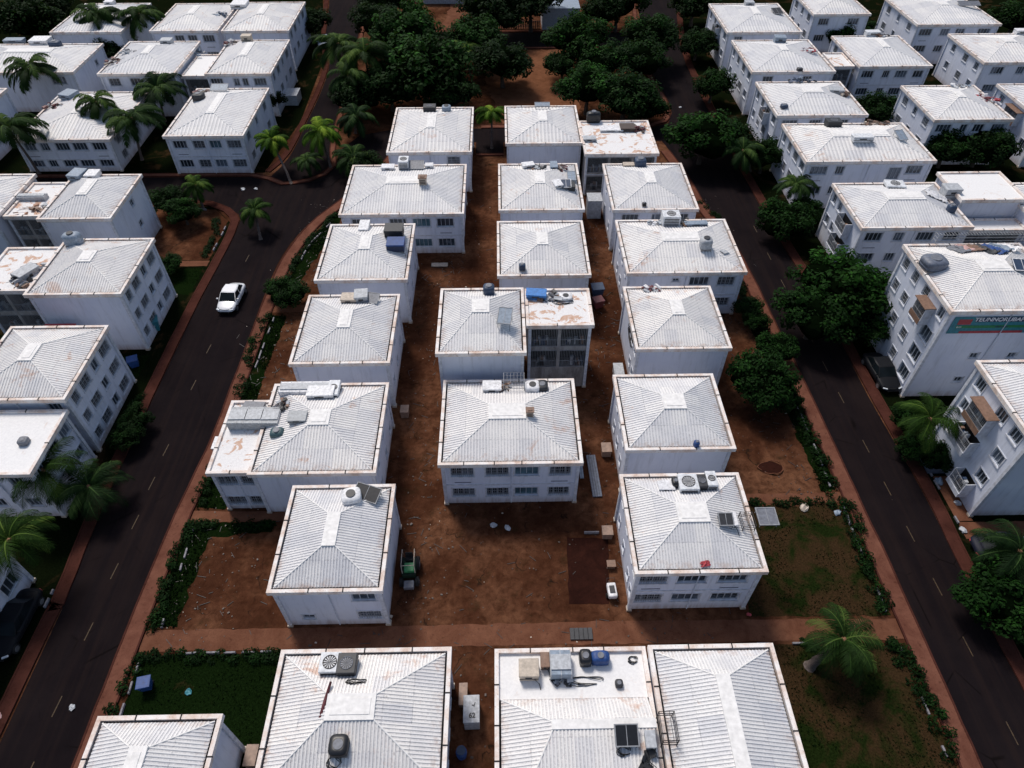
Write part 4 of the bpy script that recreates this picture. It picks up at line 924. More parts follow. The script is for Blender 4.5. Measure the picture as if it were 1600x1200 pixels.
# centre block, left column (rear to front)
house('A1', 'rearmost house of the central left column, one slot window under its front eave', S=g([(.80, 1.7, 'barred')], 6.1, 1), E=narrow('A1', [.3, .7]))
house('A2', 'wide white house with hipped roof and grey squares, second from the rear on the left', S=g([(.15, 2.2, 'plain'), (.46, 2.0), (.66, 2.1, 'teal'), (.86, 2.0)], 5.8, 2), E=narrow('A2', [.25, .6]))
house('A3', 'white house with a blue crate on the right slope of its roof', E=narrow('A3', [.15, .45, .8]))
house('A4', 'blank fronted white house with three small boxes along its back rim', E=narrow('A4', [.2, .5, .8]))
house('A5', 'hip roofed half of the L-shaped house with white ducts on its rim', S=g([(.03, .2)], 5.8, 0), E=narrow('A5', [.2, .55, .85]))
house('A5f', 'low wing with a peeling flat roof and three joined concrete tanks', roof='flat', S=g([(.26, 1.6, 'barred'), (.76, 1.4, 'barred')], 5.5, 2))
house('A6', 'white house with black panel and rust patches on a long ridged roof', S=g([(.83, 1.7, 'plain')], 5.8, 1) + [(.84, 1.7, 1.0, 1.1, 'barred'), (.22, .9, 1.0, .7, 'plain')], E=narrow('A6', [.25, .6], 1), plat=(-13.05, -12.3, 25.9, 28.5))
house('A7', 'large foreground house with a white and dark unit pair and maroon pipe on its roof', E=narrow('A7', [.3, .55, .8]), plat=(-10.75, -8.05, 14.0, 15.3), rise=1.3)
house('A8', 'cropped foreground house at the bottom left beside the road', plat=(-21.7, -20.9, 10.4, 12.6))
# middle column
house('B1', 'rearmost house of the middle column with a small panel on its back rim')
house('B1f', 'stained flat roofed block with barred galleries behind the central houses', roof='flat', gallery=(3, 2, 2.7), wallm='weathered_concrete')
house('B2', 'house with blue-grey panels and rubbish on its right roof slope')
house('B3', 'plain roofed house with one small navy tank near its front rim')
house('B4', 'hip roofed half of the central block, tilted panel on its right slope', plat=(-2.7, -1.3, 48.3, 50.0))
house('B4f', 'rear flat roofed half of the central block with three tiers of barred galleries', roof='flat', gallery=(2, 3, 2.75), wallm='weathered_concrete')
house('B5', 'wide central house with eight barred front windows and a pipe frame on the roof', S=g([(.14, 1.9, 'barred'), (.40, 1.9, 'barred'), (.62, 2.0, 'teal'), (.87, 1.75, 'barred')], 5.9, 2), plat=(-1.15, 1.75, 37.6, 39.1), E=narrow('B5', [.3, .7]))
house('B7', 'foreground house with a strip of tanks and bins behind its ridge', roof='hipflat', plat=(2.7, 9, 13.3, 13.6))
house('B7r', 'foreground house with the raised plain roof right of the tanks', plat=(12.85, 13.5, 8.4, 15.9), rise=1.3, E=narrow('B7r', [.5], 1))
# right column
house('C2', 'rearmost hip roofed house of the central right column, round tank on its rim', S=g([(.20, 2.0), (.55, 1.6), (.84, 1.7)], 5.9, 2), W=narrow('C2', [.3, .7]))
house('C3', 'wide house with a grilled silver drum on the ridge beside the right road', S=g([(.63, 2.1), (.87, 1.8, 'barred')], 6.0, 2) + [(.42, .7, 4.6, .4, 'plain')], W=narrow('C3', [.3, .55, .8]))
house('C4', 'blank fronted house with dark scribble on its left wall', W=narrow('C4', [.7, .88]))
house('C5', 'blank fronted house with a small blue bin near its front rim', W=narrow('C5', [.25, .5, .75]))
house('C6', 'front house of the central right column with six windows and units on its rim', S=g([(.14, 2.0, 'barred'), (.46, 2.1), (.80, 2.1)], 6.1, 2), W=narrow('C6', [.15, .45, .75, .92]))
# right side along the road
house('D5', 'tall apartment building with brown awning balconies at the lower right edge', W=g([(.14, 1.1), (.82, 1.2)], 10.4, 3, step=2.7) + g([(.14, 1.1), (.56, 1.2)], 10.4, 1)[1:] + g([(.5, .5)], 10.4, 0), balc=[('W', .42, 2.5, 6.6, 1.9, True), ('W', .42, 2.5, 3.9, 1.6, False), ('W', .72, 1.9, 1.0, 1.6, False)], rise=1.2)
house('D4', 'tall apartment building with a teal and red banner on its front wall', S=[(.42, .8, 5.2, .7, 'plain'), (.75, .8, 5.2, .7, 'plain'), (.42, .8, 2.0, .7, 'plain')],
      W=g([(.10, 1.0, 'barred'), (.32, 1.0, 'barred'), (.56, 1.0, 'barred')], 11.3, 4, step=2.6) + g([(.88, .9)], 11.3, 1) + [(.84, 1.6, 6.3, 1.5, 'plain'), (.84, 1.6, 3.8, 1.5, 'plain'), (.84, 1.6, 1.2, 1.5, 'plain')], balc=[('W', .70, 1.9, 7.9, 1.8, True)])
house('D4f', 'rear stair wing with barred galleries beside the banner building', roof='flat', gallery=(2, 3, 2.7), wallm='weathered_concrete')
house('D3', 'apartment house with balconies and a row of wide windows above the big round tree', S=g([(.13, 1.9), (.37, 1.1), (.62, 1.9), (.87, 1.7)], 7.3, 2, step=2.8), W=g([(.10, 1.0), (.30, 1.0)], 7.3, 2), balc=[('W', .62, 2.6, 4.4, 1.7, False), ('W', .62, 2.6, 1.7, 1.7, False)])
house('D3b', 'higher flat roofed block right of the house with balconies', roof='flat')
house('D3f', 'low brown covered landing in front of the higher flat roofed block', roof='flat', gallery=(2, 1, 2.6), wallm='weathered_concrete')
house('F2', 'cropped white house at the right frame edge beyond the brown covered landing', W=g([(.8, 1.2)], 7.3, 2))
house('D2', 'long white house with a grey panel on the right end of its ridge', S=g([(.11, 2.2), (.28, 1.1), (.88, 2.0)], 7.0, 2) + [(.73, 1.6, 4.2, 1.7, 'plain')], W=g(W4, 7.0, 2))
house('D1', 'white house with a row of dark tanks along the whole back rim', S=g([(.15, 2.2), (.45, 1.8), (.75, 2.0)], 6.8, 2), W=g(W4, 6.8, 2), balc=[('W', .6, 2.2, 3.9, 1.6, False)])
house('D0', 'white house with a rusty right roof corner at the upper right road', S=g([(.2, 1.6), (.7, 1.4)], 7, 2), W=g(W4, 7, 2))
house('Dm1', 'white house nearest the top edge on the right of the far road', S=g([(.15, 1.4)], 6.8, 2), W=g(W4, 6.8, 2), balc=[('W', .55, 2.4, 3.9, 1.7, False)])
house('E0', 'white house with a brown stair block attached to its left side', S=g([(.13, 1.9), (.40, 1.1), (.62, 1.9), (.87, 1.6)], 5.7, 2), W=g(E3, 5.7, 2))
house('E0L', 'small brown stair block with a dark gallery between two upper right houses', roof='flat', gallery=(1, 2, 2.3), wallm='weathered_concrete')
house('E1', 'white house behind the garden trees in the second right column', S=g([(.15, 2.1), (.42, 1.0), (.62, 1.5), (.88, 1.8)], 7, 2), W=g(E3, 7, 2))
house('Em1', 'small white house cropped by the top edge between two roofs', S=g([(.2, 1.9), (.75, 2.0)], 7, 2), W=g(E3, 7, 2))
house('Em2', 'wide white house at the top right with grey panels on its roof', S=g([(.12, 2.2), (.36, 1.5), (.55, 1.6), (.85, 2.2)], 7, 2), W=g(E3, 7, 2))
house('F0', 'white house cut by the right frame edge below the wide top right house', S=g([(.2, 2.0), (.5, 1.3), (.8, 1.8)], 7, 2), W=g([(.2, 1.2), (.55, 1.4, 'barred'), (.85, 1.2)], 7, 2))
house('F1', 'white house with a balcony cut by the right frame edge above the garden trees', S=g([(.2, 2.0), (.6, 2.0)], 7, 2), W=g([(.15, 1.2), (.85, 1.4)], 7, 2), balc=[('W', .5, 3.2, 4.2, 1.8, True)])
# left side along the road
house('G9', 'cropped white house behind the dark parked car at the lower left edge', E=g([(.2, 1.8), (.55, 1.8), (.85, 1.6)], 6.4, 2, wh=1.4), roof='hip')
house('G8', 'flat roofed white house behind the broad palm at the left frame edge', roof='flat', S=g([(.2, 2.0), (.75, 1.1)], 6.4, 2), E=g([(.2, 1.2), (.55, 1.2), (.85, 1.3)], 6.4, 2))
house('G7', 'white house with a ribbed roof above the flat roofed one at the left frame edge', S=g([(.86, 1.2)], 7.4, 2), E=g(E4, 7.4, 3, step=2.35))
house('G6', 'white house with a blue and white roof tank, level with the white car', E=g(E4, 7.8, 3, step=2.4))
house('G6L', 'low link roof covered with boards at the left frame edge', roof='flat', gallery=(2, 2, 2.7), wallm='weathered_concrete')
house('G5', 'white house with two small windows facing the bare junction garden', E=g([(.6, .9, 'plain', .9), (.58, .8, 'plain', .9)][:1], 7.5, 2))
house('G5L', 'rust streaked link roof between two joined left houses', roof='flat', gallery=(2, 2, 2.6), wallm='weathered_concrete')
house('G5b', 'cropped hip roofed house at the left frame edge beyond the rust streaked link')
house('G4', 'corner house with an orange stained roof above the left road junction', S=g([(.15, 1.9), (.40, 1.6, 'barred'), (.62, 1.6, 'teal'), (.87, 1.9, 'barred')], 5.9, 2), E=g(E3, 5.9, 2))
house('G3', 'roadside house with a beige box on its back rim in the upper left', S=g([(.12, 1.9), (.44, .9), (.58, .9), (.82, 1.9)], 7, 2), E=g(E4, 7, 2))
house('G2', 'roadside house with a blue-black bundle nearest the top edge in the upper left', E=g(E4, 7, 2))
house('I3', 'house with a maroon scrap heap in the second left column', S=g([(.16, 1.7, 'barred'), (.45, 1.6), (.8, 2.0)], 7, 2))
house('I3L', 'low link roof full of pale scrap between two upper left houses', roof='flat', gallery=(1, 2, 2.7), wallm='weathered_concrete')
house('I2', 'house with a plain clean roof in the top row of the upper left', S=g([(.4, 1.6), (.6, 1.6), (.85, 2.0)], 7, 2))
house('I4', 'wide house behind three palms beside the orange stained corner house', S=g([(.12, 1.6), (.28, 1.2), (.47, 1.9), (.66, 2.0), (.87, 1.9)], Hh['I4'], 2, top=1.75, step=2.5), E=g(E3, Hh['I4'], 2, top=1.7, step=2.4))
house('J3', 'wide house with white bags and a dark blue lump on its rim', S=g([(.85, 2.2)], 6.5, 2), E=[(.7, .9, 4.3, .9, 'plain')])
house('J2', 'house behind two palms at the top left of the frame')
house('J4', 'cropped house at the left frame edge behind the leaning palm', E=[(.5, .9, 3.6, .9, 'plain')])

# ---- the banner on the tall building: printed sheet in a frame, letters standing on it
x0, x1, y0, y1, h = HOUSE_BOX['D4']
bn = thing('banner', 'long teal banner with a dark red lower stripe hanging under the eave', 'banner', (45.3, y0 + .30, 9.4))
def flat_rect(name, a, b, c, d, y, mat, par):
    bm = bmesh.new(); box(bm, a, b, y - .02, y, c, d); return mesh_obj(name, bm, mat, par)
flat_rect('sheet', -4.9, 4.6, -.95, 1.0, 0, 'paint_cyan', bn)
flat_rect('lower_stripe', -3.8, 2.0, -.93, -.66, -.022, 'paint_red', bn)
flat_rect('upper_band', -2.9, 2.1, .40, .98, -.022, 'paint_navy', bn)
flat_rect('green_band', -4.4, 2.0, -.30, .0, -.022, 'paint_green', bn)
flat_rect('red_badge', -4.4, -3.2, .12, .72, -.022, 'paint_red', bn)
flat_rect('dark_panel', 2.7, 4.4, .30, .98, -.022, 'paint_brown', bn)
flat_rect('divider', 2.28, 2.34, -.95, 1.0, -.03, 'paint_white', bn)
def text(s, size, loc, mat, par, name='lettering', rot=(math.pi / 2, 0, 0)):
    cu = bpy.data.curves.new('lettering', 'FONT'); cu.body = s; cu.size = size; cu.align_x = 'CENTER'; cu.align_y = 'CENTER'; cu.extrude = .01; cu.offset = .012
    o = bpy.data.objects.new('tmp', cu); COL.objects.link(o); dg = bpy.context.evaluated_depsgraph_get()
    me = bpy.data.meshes.new_from_object(o.evaluated_get(dg)); bpy.data.objects.remove(o); me.materials.clear(); me.materials.append(MATS[mat])
    q = link(name, me, par, loc=loc); q.rotation_euler = rot; return q
t = text('TEUNNORUBAPNS', .62, (-.4, -.045, .68), 'paint_white', bn)
text('oee', .3, (-4.1, -.045, -.15), 'paint_white', bn); text('oio nneoan', .26, (-.2, -.045, -.15), 'paint_navy', bn)
# ---- scribble on the left wall of the blank fronted house (painted mark)
x0, x1, y0, y1, h = HOUSE_BOX['C4']
bm = bmesh.new(); rr = random.Random(5); xx = x0 + .35 - .012
for k in range(5):
    pts = []
    for q in range(22):
        a = q / 21 * 2 * math.pi + k
        pts.append((xx, 50.9 + math.cos(a) * (1.35 - .2 * k) + rr.uniform(-.12, .12), 4.1 + math.sin(a) * (.9 - .15 * k) + rr.uniform(-.1, .1)))
    tube(bm, pts, .045, 4)
tube(bm, [(xx, 49.4, 4.6), (xx, 49.9, 4.2), (xx, 49.5, 3.7)], .05, 4)
tag(mesh_obj('graffiti', bm, 'dark_iron'), 'dark oval scribble painted on the left wall of a blank fronted house', 'graffiti')

# ------------------------------------------------------------------ things on the roofs
def rot_box(w, d, h, bev=.04, lip=False):
    bm = bmesh.new(); box(bm, -w / 2, w / 2, -d / 2, d / 2, 0, h)
    if bev: bevel(bm, min(bev, w * .2, d * .2, h * .3), 2)
    return bm
def item(kind, key, x, y, w, d, h, rot, col, label, base=None):
    z = HROOF[key](x, y) + .01 if base is None else base
    mat = 'paint_' + col; rr = random.Random(label)
    cats = {'ac_unit': 'air conditioner', 'storage_box': 'box', 'water_tank': 'water tank', 'junk_pile': 'rubbish', 'solar_panel': 'panel', 'cable_coil': 'cable', 'metal_rack': 'rack', 'chimney': 'chimney', 'crate': 'crate', 'cloth': 'cloth', 'duct': 'duct', 'pipe': 'pipe'}
    root = thing(kind, label, cats[kind], (x, y, z), rot)
    if kind == 'ac_unit':
        bm = bmesh.new(); box(bm, -w / 2, w / 2, -d / 2, d / 2, .12, h); bevel(bm, .05, 2); mesh_obj('casing', bm, mat, root)
        bm = bmesh.new(); r = min(w, d) * .33
        for k in range(14):
            a = k / 14 * 2 * math.pi; b = a + .25
            quad(bm, [(0, 0, h + .01), (r * math.cos(a), r * math.sin(a), h + .01), (r * math.cos(b), r * math.sin(b), h + .012), (r * .1 * math.cos(b), r * .1 * math.sin(b), h + .012)])
        ring = [(r * math.cos(k / 20 * 2 * math.pi), r * math.sin(k / 20 * 2 * math.pi), h + .02) for k in range(21)]; tube(bm, ring, .025, 5)
        mesh_obj('fan_grille', bm, 'dark_iron' if col != 'dark' else 'paint_grey', root)
        bm = bmesh.new()
        for k in range(5): box(bm, -w * .42, w * .42, -d / 2 - .015, -d / 2 + .01, .2 + (h - .35) * k / 5, .2 + (h - .35) * (k + .55) / 5)
        for sx in (-1, 1): box(bm, sx * w * .4 - .06, sx * w * .4 + .06, -d * .45, d * .45, -.25, .118)
        mesh_obj('louvre', bm, 'paint_dark', root)
    elif kind == 'water_tank':
        bm = bmesh.new(); n = 18; prof = [(.86, 0), (1, .06), (1, .30), (.97, .34), (1, .38), (1, .72), (.90, .86), (.55, .95)]
        rings = [[bm.verts.new((w / 2 * p * math.copysign(abs(math.cos(a)) ** .55, math.cos(a)), d / 2 * p * math.copysign(abs(math.sin(a)) ** .55, math.sin(a)), q * h)) for a in [k / n * 2 * math.pi for k in range(n)]] for p, q in prof]
        for i in range(len(rings) - 1):
            for k in range(n): f = bm.faces.new([rings[i][k], rings[i][(k + 1) % n], rings[i + 1][(k + 1) % n], rings[i + 1][k]]); f.smooth = True
        bm.faces.new(rings[-1]); mesh_obj('tank', bm, mat, root)
        bm = bmesh.new(); tube(bm, [(0, 0, h * .94), (0, 0, h * 1.04)], min(w, d) * .26, 14); mesh_obj('lid', bm, 'paint_dark' if col in ('white', 'greywhite', 'bluegrey') else 'paint_grey', root)
        bm = bmesh.new(); box(bm, -w * .45, w * .45, -d * .45, d * .45, -.3, -.002); mesh_obj('stand', bm, 'weathered_concrete', root)
    elif kind in ('storage_box', 'crate'):
        bm = rot_box(w, d, h * .82); mesh_obj('body', bm, mat, root)
        bm = bmesh.new(); box(bm, -w / 2 - .04, w / 2 + .04, -d / 2 - .04, d / 2 + .04, h * .822, h); bevel(bm, .03, 1); jit(bm, .03, 3, rr.random() * 9); mesh_obj('lid', bm, mat, root)
        bm = bmesh.new(); tube(bm, [(w * .3, -d * .5, h * .3), (w * .55, -d * .7, .05), (w * .6, -d * 1.0, .0)], .03, 5)
        if kind == 'crate':
            for k in range(6): box(bm, -w / 2 - .02, w / 2 + .02, -d / 2 - .03, -d / 2 + .01, h * (.05 + .13 * k), h * (.11 + .13 * k))
        else:
            box(bm, -w * .5 - .01, w * .5 + .01, -d / 2 - .02, -d / 2, h * .36, h * .44); box(bm, -w * .2, w * .15, -d / 2 - .02, -d / 2, h * .5, h * .7)
        mesh_obj('trim', bm, 'paint_dark', root)
        bm = bmesh.new(); box(bm, -w * .46, w * .46, -d * .44, d * .44, -.3, -.002); mesh_obj('base', bm, 'paint_concrete', root)
    elif kind == 'duct':
        bm = bmesh.new(); box(bm, -w / 2, w / 2, -d / 2, d / 2, 0, h); bevel(bm, .03, 1); jit(bm, .02, 2); mesh_obj('body', bm, mat, root)
        bm = bmesh.new(); n = max(2, int(w / .8))
        for k in range(n + 1):
            s = -w / 2 + w * k / n; box(bm, s - .02, s + .02, -d / 2 - .02, d / 2 + .02, .01, h + .02)
        box(bm, -w * .48, w * .48, -d * .3, d * .3, h - .01, h + .10); mesh_obj('seam', bm, 'paint_greywhite', root)
    elif kind == 'junk_pile':
        pal = {'dark': ['dark', 'black', 'greywhite', 'grey', 'brown'], 'maroon': ['maroon', 'maroon', 'darkbrown', 'greywhite'], 'greywhite': ['greywhite', 'white', 'grey', 'bluegrey'], 'red': ['red', 'greywhite', 'maroon', 'white'],
               'brown': ['brown', 'darkbrown', 'beige'], 'rustc': ['rustc', 'beige', 'brown', 'greywhite'], 'bluegrey': ['navy', 'bluegrey', 'slate'], 'navy': ['navy', 'bluegrey', 'dark', 'slate'], 'grey': ['grey', 'slate', 'greywhite'], 'black': ['black']}[col]
        bm = bmesh.new(); nn = 16 if w > 1.2 else 9
        for k in range(nn):
            s = rr.uniform(.14, .32) * (1 if w > 1.5 else .8); px, py = rr.uniform(-w / 2, w / 2), rr.uniform(-d / 2, d / 2)
            M = Matrix.Translation((px, py, rr.uniform(.0, h * .55))) @ Matrix.Rotation(rr.uniform(0, 3), 4, 'Z') @ Matrix.Rotation(rr.uniform(-.5, .5), 4, 'X')
            box(bm, -s * rr.uniform(.6, 1.8), s * rr.uniform(.6, 1.8), -s * .7, s * .7, -s * .3, s * rr.uniform(.1, .7), k % len(pal), M)
        for k in range(5):
            a = rr.uniform(0, 3.1); q = w * .5; tube(bm, [(-q * math.cos(a), -d * .4 * math.sin(a), rr.uniform(.05, h)), (0, 0, rr.uniform(.1, h)), (q * math.cos(a), d * .4 * math.sin(a), .03)], .022, 5, k % len(pal))
        jit(bm, .07, 3, rr.random() * 50)
        mesh_obj('heap', bm, ['paint_' + p for p in pal], root)
    elif kind == 'solar_panel':
        tilt = Matrix.Translation((0, 0, h)) @ Matrix.Rotation(.28 if h > .3 else .08, 4, 'X')
        bm = bmesh.new(); box(bm, -w / 2, w / 2, -d / 2, d / 2, -.03, .04, 0, tilt); mesh_obj('panel', bm, mat, root)
        bm = bmesh.new()
        for k in (-1, 1):
            box(bm, *sorted((k * w / 2, k * (w / 2 - .07))), -d / 2, d / 2, .041, .07, 0, tilt); box(bm, -w / 2 + .071, w / 2 - .071, *sorted((k * d / 2, k * (d / 2 - .07))), .041, .07, 0, tilt)
        box(bm, -.02, .02, -d / 2 + .072, d / 2 - .072, .041, .06, 0, tilt)
        for sx in (-1, 1):
            for sy in (-1, 1): tube(bm, [(sx * w * .42, sy * d * .42, -.25), (sx * w * .42, sy * d * .42, h + sy * d * .42 * .28 - .02)], .03, 5)
        mesh_obj('frame', bm, 'iron_bar' if col != 'navy' else 'paint_white', root)
    elif kind == 'cable_coil':
        for j in range(3):
            bm = bmesh.new(); pts = []
            for k in range(26):
                a = k / 25 * (4.5 + 2 * rr.random()) + rr.random() * .2; q = (.5 - .06 * j)
                pts.append((w * q * math.cos(a) * (.8 + .2 * math.sin(a * 2.3 + j)), d * q * math.sin(a) * (.8 + .2 * math.cos(a * 1.7 + j)), .03 + .03 * j + .02 * math.sin(3 * a)))
            tube(bm, pts, .022, 5); mesh_obj('loop', bm, 'rubber', root)
    elif kind == 'metal_rack':
        bm = bmesh.new(); n = max(3, int(w / .3)); 
        for sx in (-1, 1):
            for sy in (-1, 1): tube(bm, [(sx * w / 2, sy * d / 2, -.1), (sx * w / 2, sy * d / 2, h)], .03, 6)
        for zz in (h * .35, h * .68, h):
            for sy in (-1, 1): tube(bm, [(-w / 2, sy * d / 2, zz), (w / 2, sy * d / 2, zz)], .024, 5)
            for sx in (-1, 1): tube(bm, [(sx * w / 2, -d / 2, zz), (sx * w / 2, d / 2, zz)], .024, 5)
        for k in range(1, n): tube(bm, [(-w / 2 + w * k / n, -d / 2, h), (-w / 2 + w * k / n, d / 2, h)], .018, 4)
        mesh_obj('bars', bm, 'iron_bar' if col == 'greymetal' else 'dark_iron', root)
    elif kind == 'chimney':
        bm = bmesh.new(); box(bm, -w / 2, w / 2, -d / 2, d / 2, -.3, h * .8); bevel(bm, .03, 1); mesh_obj('stack', bm, 'paint_beige', root)
        bm = bmesh.new(); box(bm, -w * .6, w * .6, -d * .6, d * .6, h * .8, h * .92); box(bm, -w * .3, w * .3, -d * .3, d * .3, h * .921, h * 1.0); jit(bm, .03, 4); mesh_obj('cap', bm, mat, root)
        bm = bmesh.new()
        for k in range(3): box(bm, -w * .38, w * .38, -d / 2 - .02, -d / 2 + .001, h * (.1 + .2 * k), h * (.2 + .2 * k))
        mesh_obj('vent_slot', bm, 'paint_darkbrown', root)
    elif kind == 'cloth':
        bm = bmesh.new(); n = 12; g2 = [[bm.verts.new((w * (i / n - .5) * (1 + .12 * math.sin(j)), d * (j / n - .5), .05 + h * abs(noise.noise(Vector((i * .45 + x, j * .35, 0)))) * 1.4 + h * .3 * (1 - abs(2 * i / n - 1)))) for j in range(n + 1)] for i in range(n + 1)]
        for i in range(n):
            for j in range(n): f = bm.faces.new([g2[i][j], g2[i + 1][j], g2[i + 1][j + 1], g2[i][j + 1]]); f.smooth = True
        mesh_obj('sheet', bm, mat, root)
        bm = bmesh.new(); tube(bm, [(-w * .3, -d * .5, .06), (0, 0, h * .9 + .05), (w * .2, d * .5, .06)], .05, 6); mesh_obj('fold', bm, mat, root)
    elif kind == 'pipe':
        M = Matrix.Rotation(.10, 4, 'Z')
        bm = bmesh.new(); tube(bm, [(0, d / 2, .05), (-.05, 0, .02), (-.22, -d / 2, -.28)], [w * .35, w * .5, w * .6], 8); box(bm, -.42, -.02, -d / 2 - .12, -d / 2 + .05, -.36, -.2); mesh_obj('tube', bm, mat, root)
    if kind in ('junk_pile', 'cloth', 'pipe', 'cable_coil', 'solar_panel') and kind != 'solar_panel':
        # lay it on the pitch: follow the roof under it
        if kind in ('cloth', 'cable_coil', 'pipe'):
            e = .3; f = HROOF[key]; gx = (f(x + e, y) - f(x - e, y)) / (2 * e); gy = (f(x, y + e) - f(x, y - e)) / (2 * e)
            if abs(gx) < 1 and abs(gy) < 1: root.rotation_euler = (math.atan(gy), -math.atan(gx), rot)
    return root
for it in ROOF_ITEMS: item(*it)

# ------------------------------------------------------------------ vegetation
def rnd_dir(rr):
    z = rr.uniform(-1, 1); a = rr.uniform(0, 2 * math.pi); s = math.sqrt(1 - z * z); return Vector((s * math.cos(a), s * math.sin(a), z))
def leaf_cloud(bm, lay, centres, per, size, rr, rc):
    for (c, t) in centres:
        for _ in range(per):
            d = rnd_dir(rr); r = rc * rr.uniform(.35, 1.0) ** .5; p = c + Vector((d.x * r, d.y * r, d.z * r * .7))
            n = (d * .7 + Vector((0, 0, .75)) + rnd_dir(rr) * .55).normalized(); a = n.orthogonal().normalized(); a.rotate(Matrix.Rotation(rr.uniform(0, 6.28), 3, n)); b = n.cross(a)
            s = size * rr.uniform(.6, 1.25)
            f = bm.faces.new([bm.verts.new(p + a * s), bm.verts.new(p + b * s * .55), bm.verts.new(p - a * s), bm.verts.new(p - b * s * .55)])
            tv = max(0, min(1, t + rr.uniform(-.22, .22) + d.z * .18))
            for lp in f.loops: lp[lay] = (tv, tv, tv, 1)
def crown_mesh(seed, k=78, per=64):
    rr = random.Random(seed); bm = bmesh.new(); lay = bm.loops.layers.color.new('tint'); cs = []
    lobes = [(Vector((0, 0, 0)), .72)] + [(Vector((math.cos(a) * .48, math.sin(a) * .48, rr.uniform(-.12, .22))), rr.uniform(.36, .52)) for a in [rr.uniform(0, 1) + j * 1.26 for j in range(5)]]
    for j in range(k):
        c, r = lobes[j % len(lobes)]; d = rnd_dir(rr)
        if d.z < -.35: d.z *= -.6
        p = c + Vector((d.x, d.y, d.z * .78)) * r * rr.uniform(.82, 1.05)
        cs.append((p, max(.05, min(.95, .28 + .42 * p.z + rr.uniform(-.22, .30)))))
    leaf_cloud(bm, lay, cs, per, .05, rr, .22)
    core = bmesh.new(); bmesh.ops.create_icosphere(core, subdivisions=3, radius=1)
    bmesh.ops.delete(core, geom=[], context='VERTS')
    base = len(bm.verts)
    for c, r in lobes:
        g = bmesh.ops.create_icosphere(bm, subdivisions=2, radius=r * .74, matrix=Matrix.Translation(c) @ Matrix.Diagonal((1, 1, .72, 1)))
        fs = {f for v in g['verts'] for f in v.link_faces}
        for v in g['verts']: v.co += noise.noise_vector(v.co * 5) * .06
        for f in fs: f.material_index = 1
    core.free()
    me = bpy.data.meshes.new('crown'); bm.to_mesh(me); bm.free(); me.materials.append(MATS['leaves']); me.materials.append(MATS['leaf_core']); return me
CROWNS = [crown_mesh(s) for s in range(6)]
def trunk_mesh(seed):
    rr = random.Random(seed); bm = bmesh.new()
    tube(bm, [(0, 0, -.02), (.02, .01, .3), (.0, .03, .62), (.03, .0, .95)], [.085, .06, .05, .03], 8)
    for k in range(5):
        a = k * 1.26 + rr.uniform(0, .6); q = rr.uniform(.35, .6); tube(bm, [(0, .02, .45 + .05 * k), (math.cos(a) * q * .45, math.sin(a) * q * .45, .72), (math.cos(a) * q, math.sin(a) * q, .98)], [.035, .024, .012], 6)
    me = bpy.data.meshes.new('trunk'); bm.to_mesh(me); bm.free(); me.materials.append(MATS['bark']); return me
TRUNKS = [trunk_mesh(s) for s in range(3)]
def tree(i, x, y, cz, r, tint, label):
    t = thing('leafy_tree' if r > 2.3 else 'shrub_tree', label, 'tree' if r > 1.8 else 'shrub', (x, y, 0), R.uniform(0, 6.28))
    big = y > 100 and abs(x) < 32; r *= 1.27 if big else 1.16; cz = min(cz, .80 * r) * (1.12 if big else 1)
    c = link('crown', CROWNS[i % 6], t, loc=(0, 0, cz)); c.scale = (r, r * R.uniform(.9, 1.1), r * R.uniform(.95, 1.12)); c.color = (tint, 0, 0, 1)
    k = link('trunk', TRUNKS[i % 3], t); k.scale = (r * .9, r * .9, cz)
for i, tr in enumerate(TREES): tree(i, *tr)

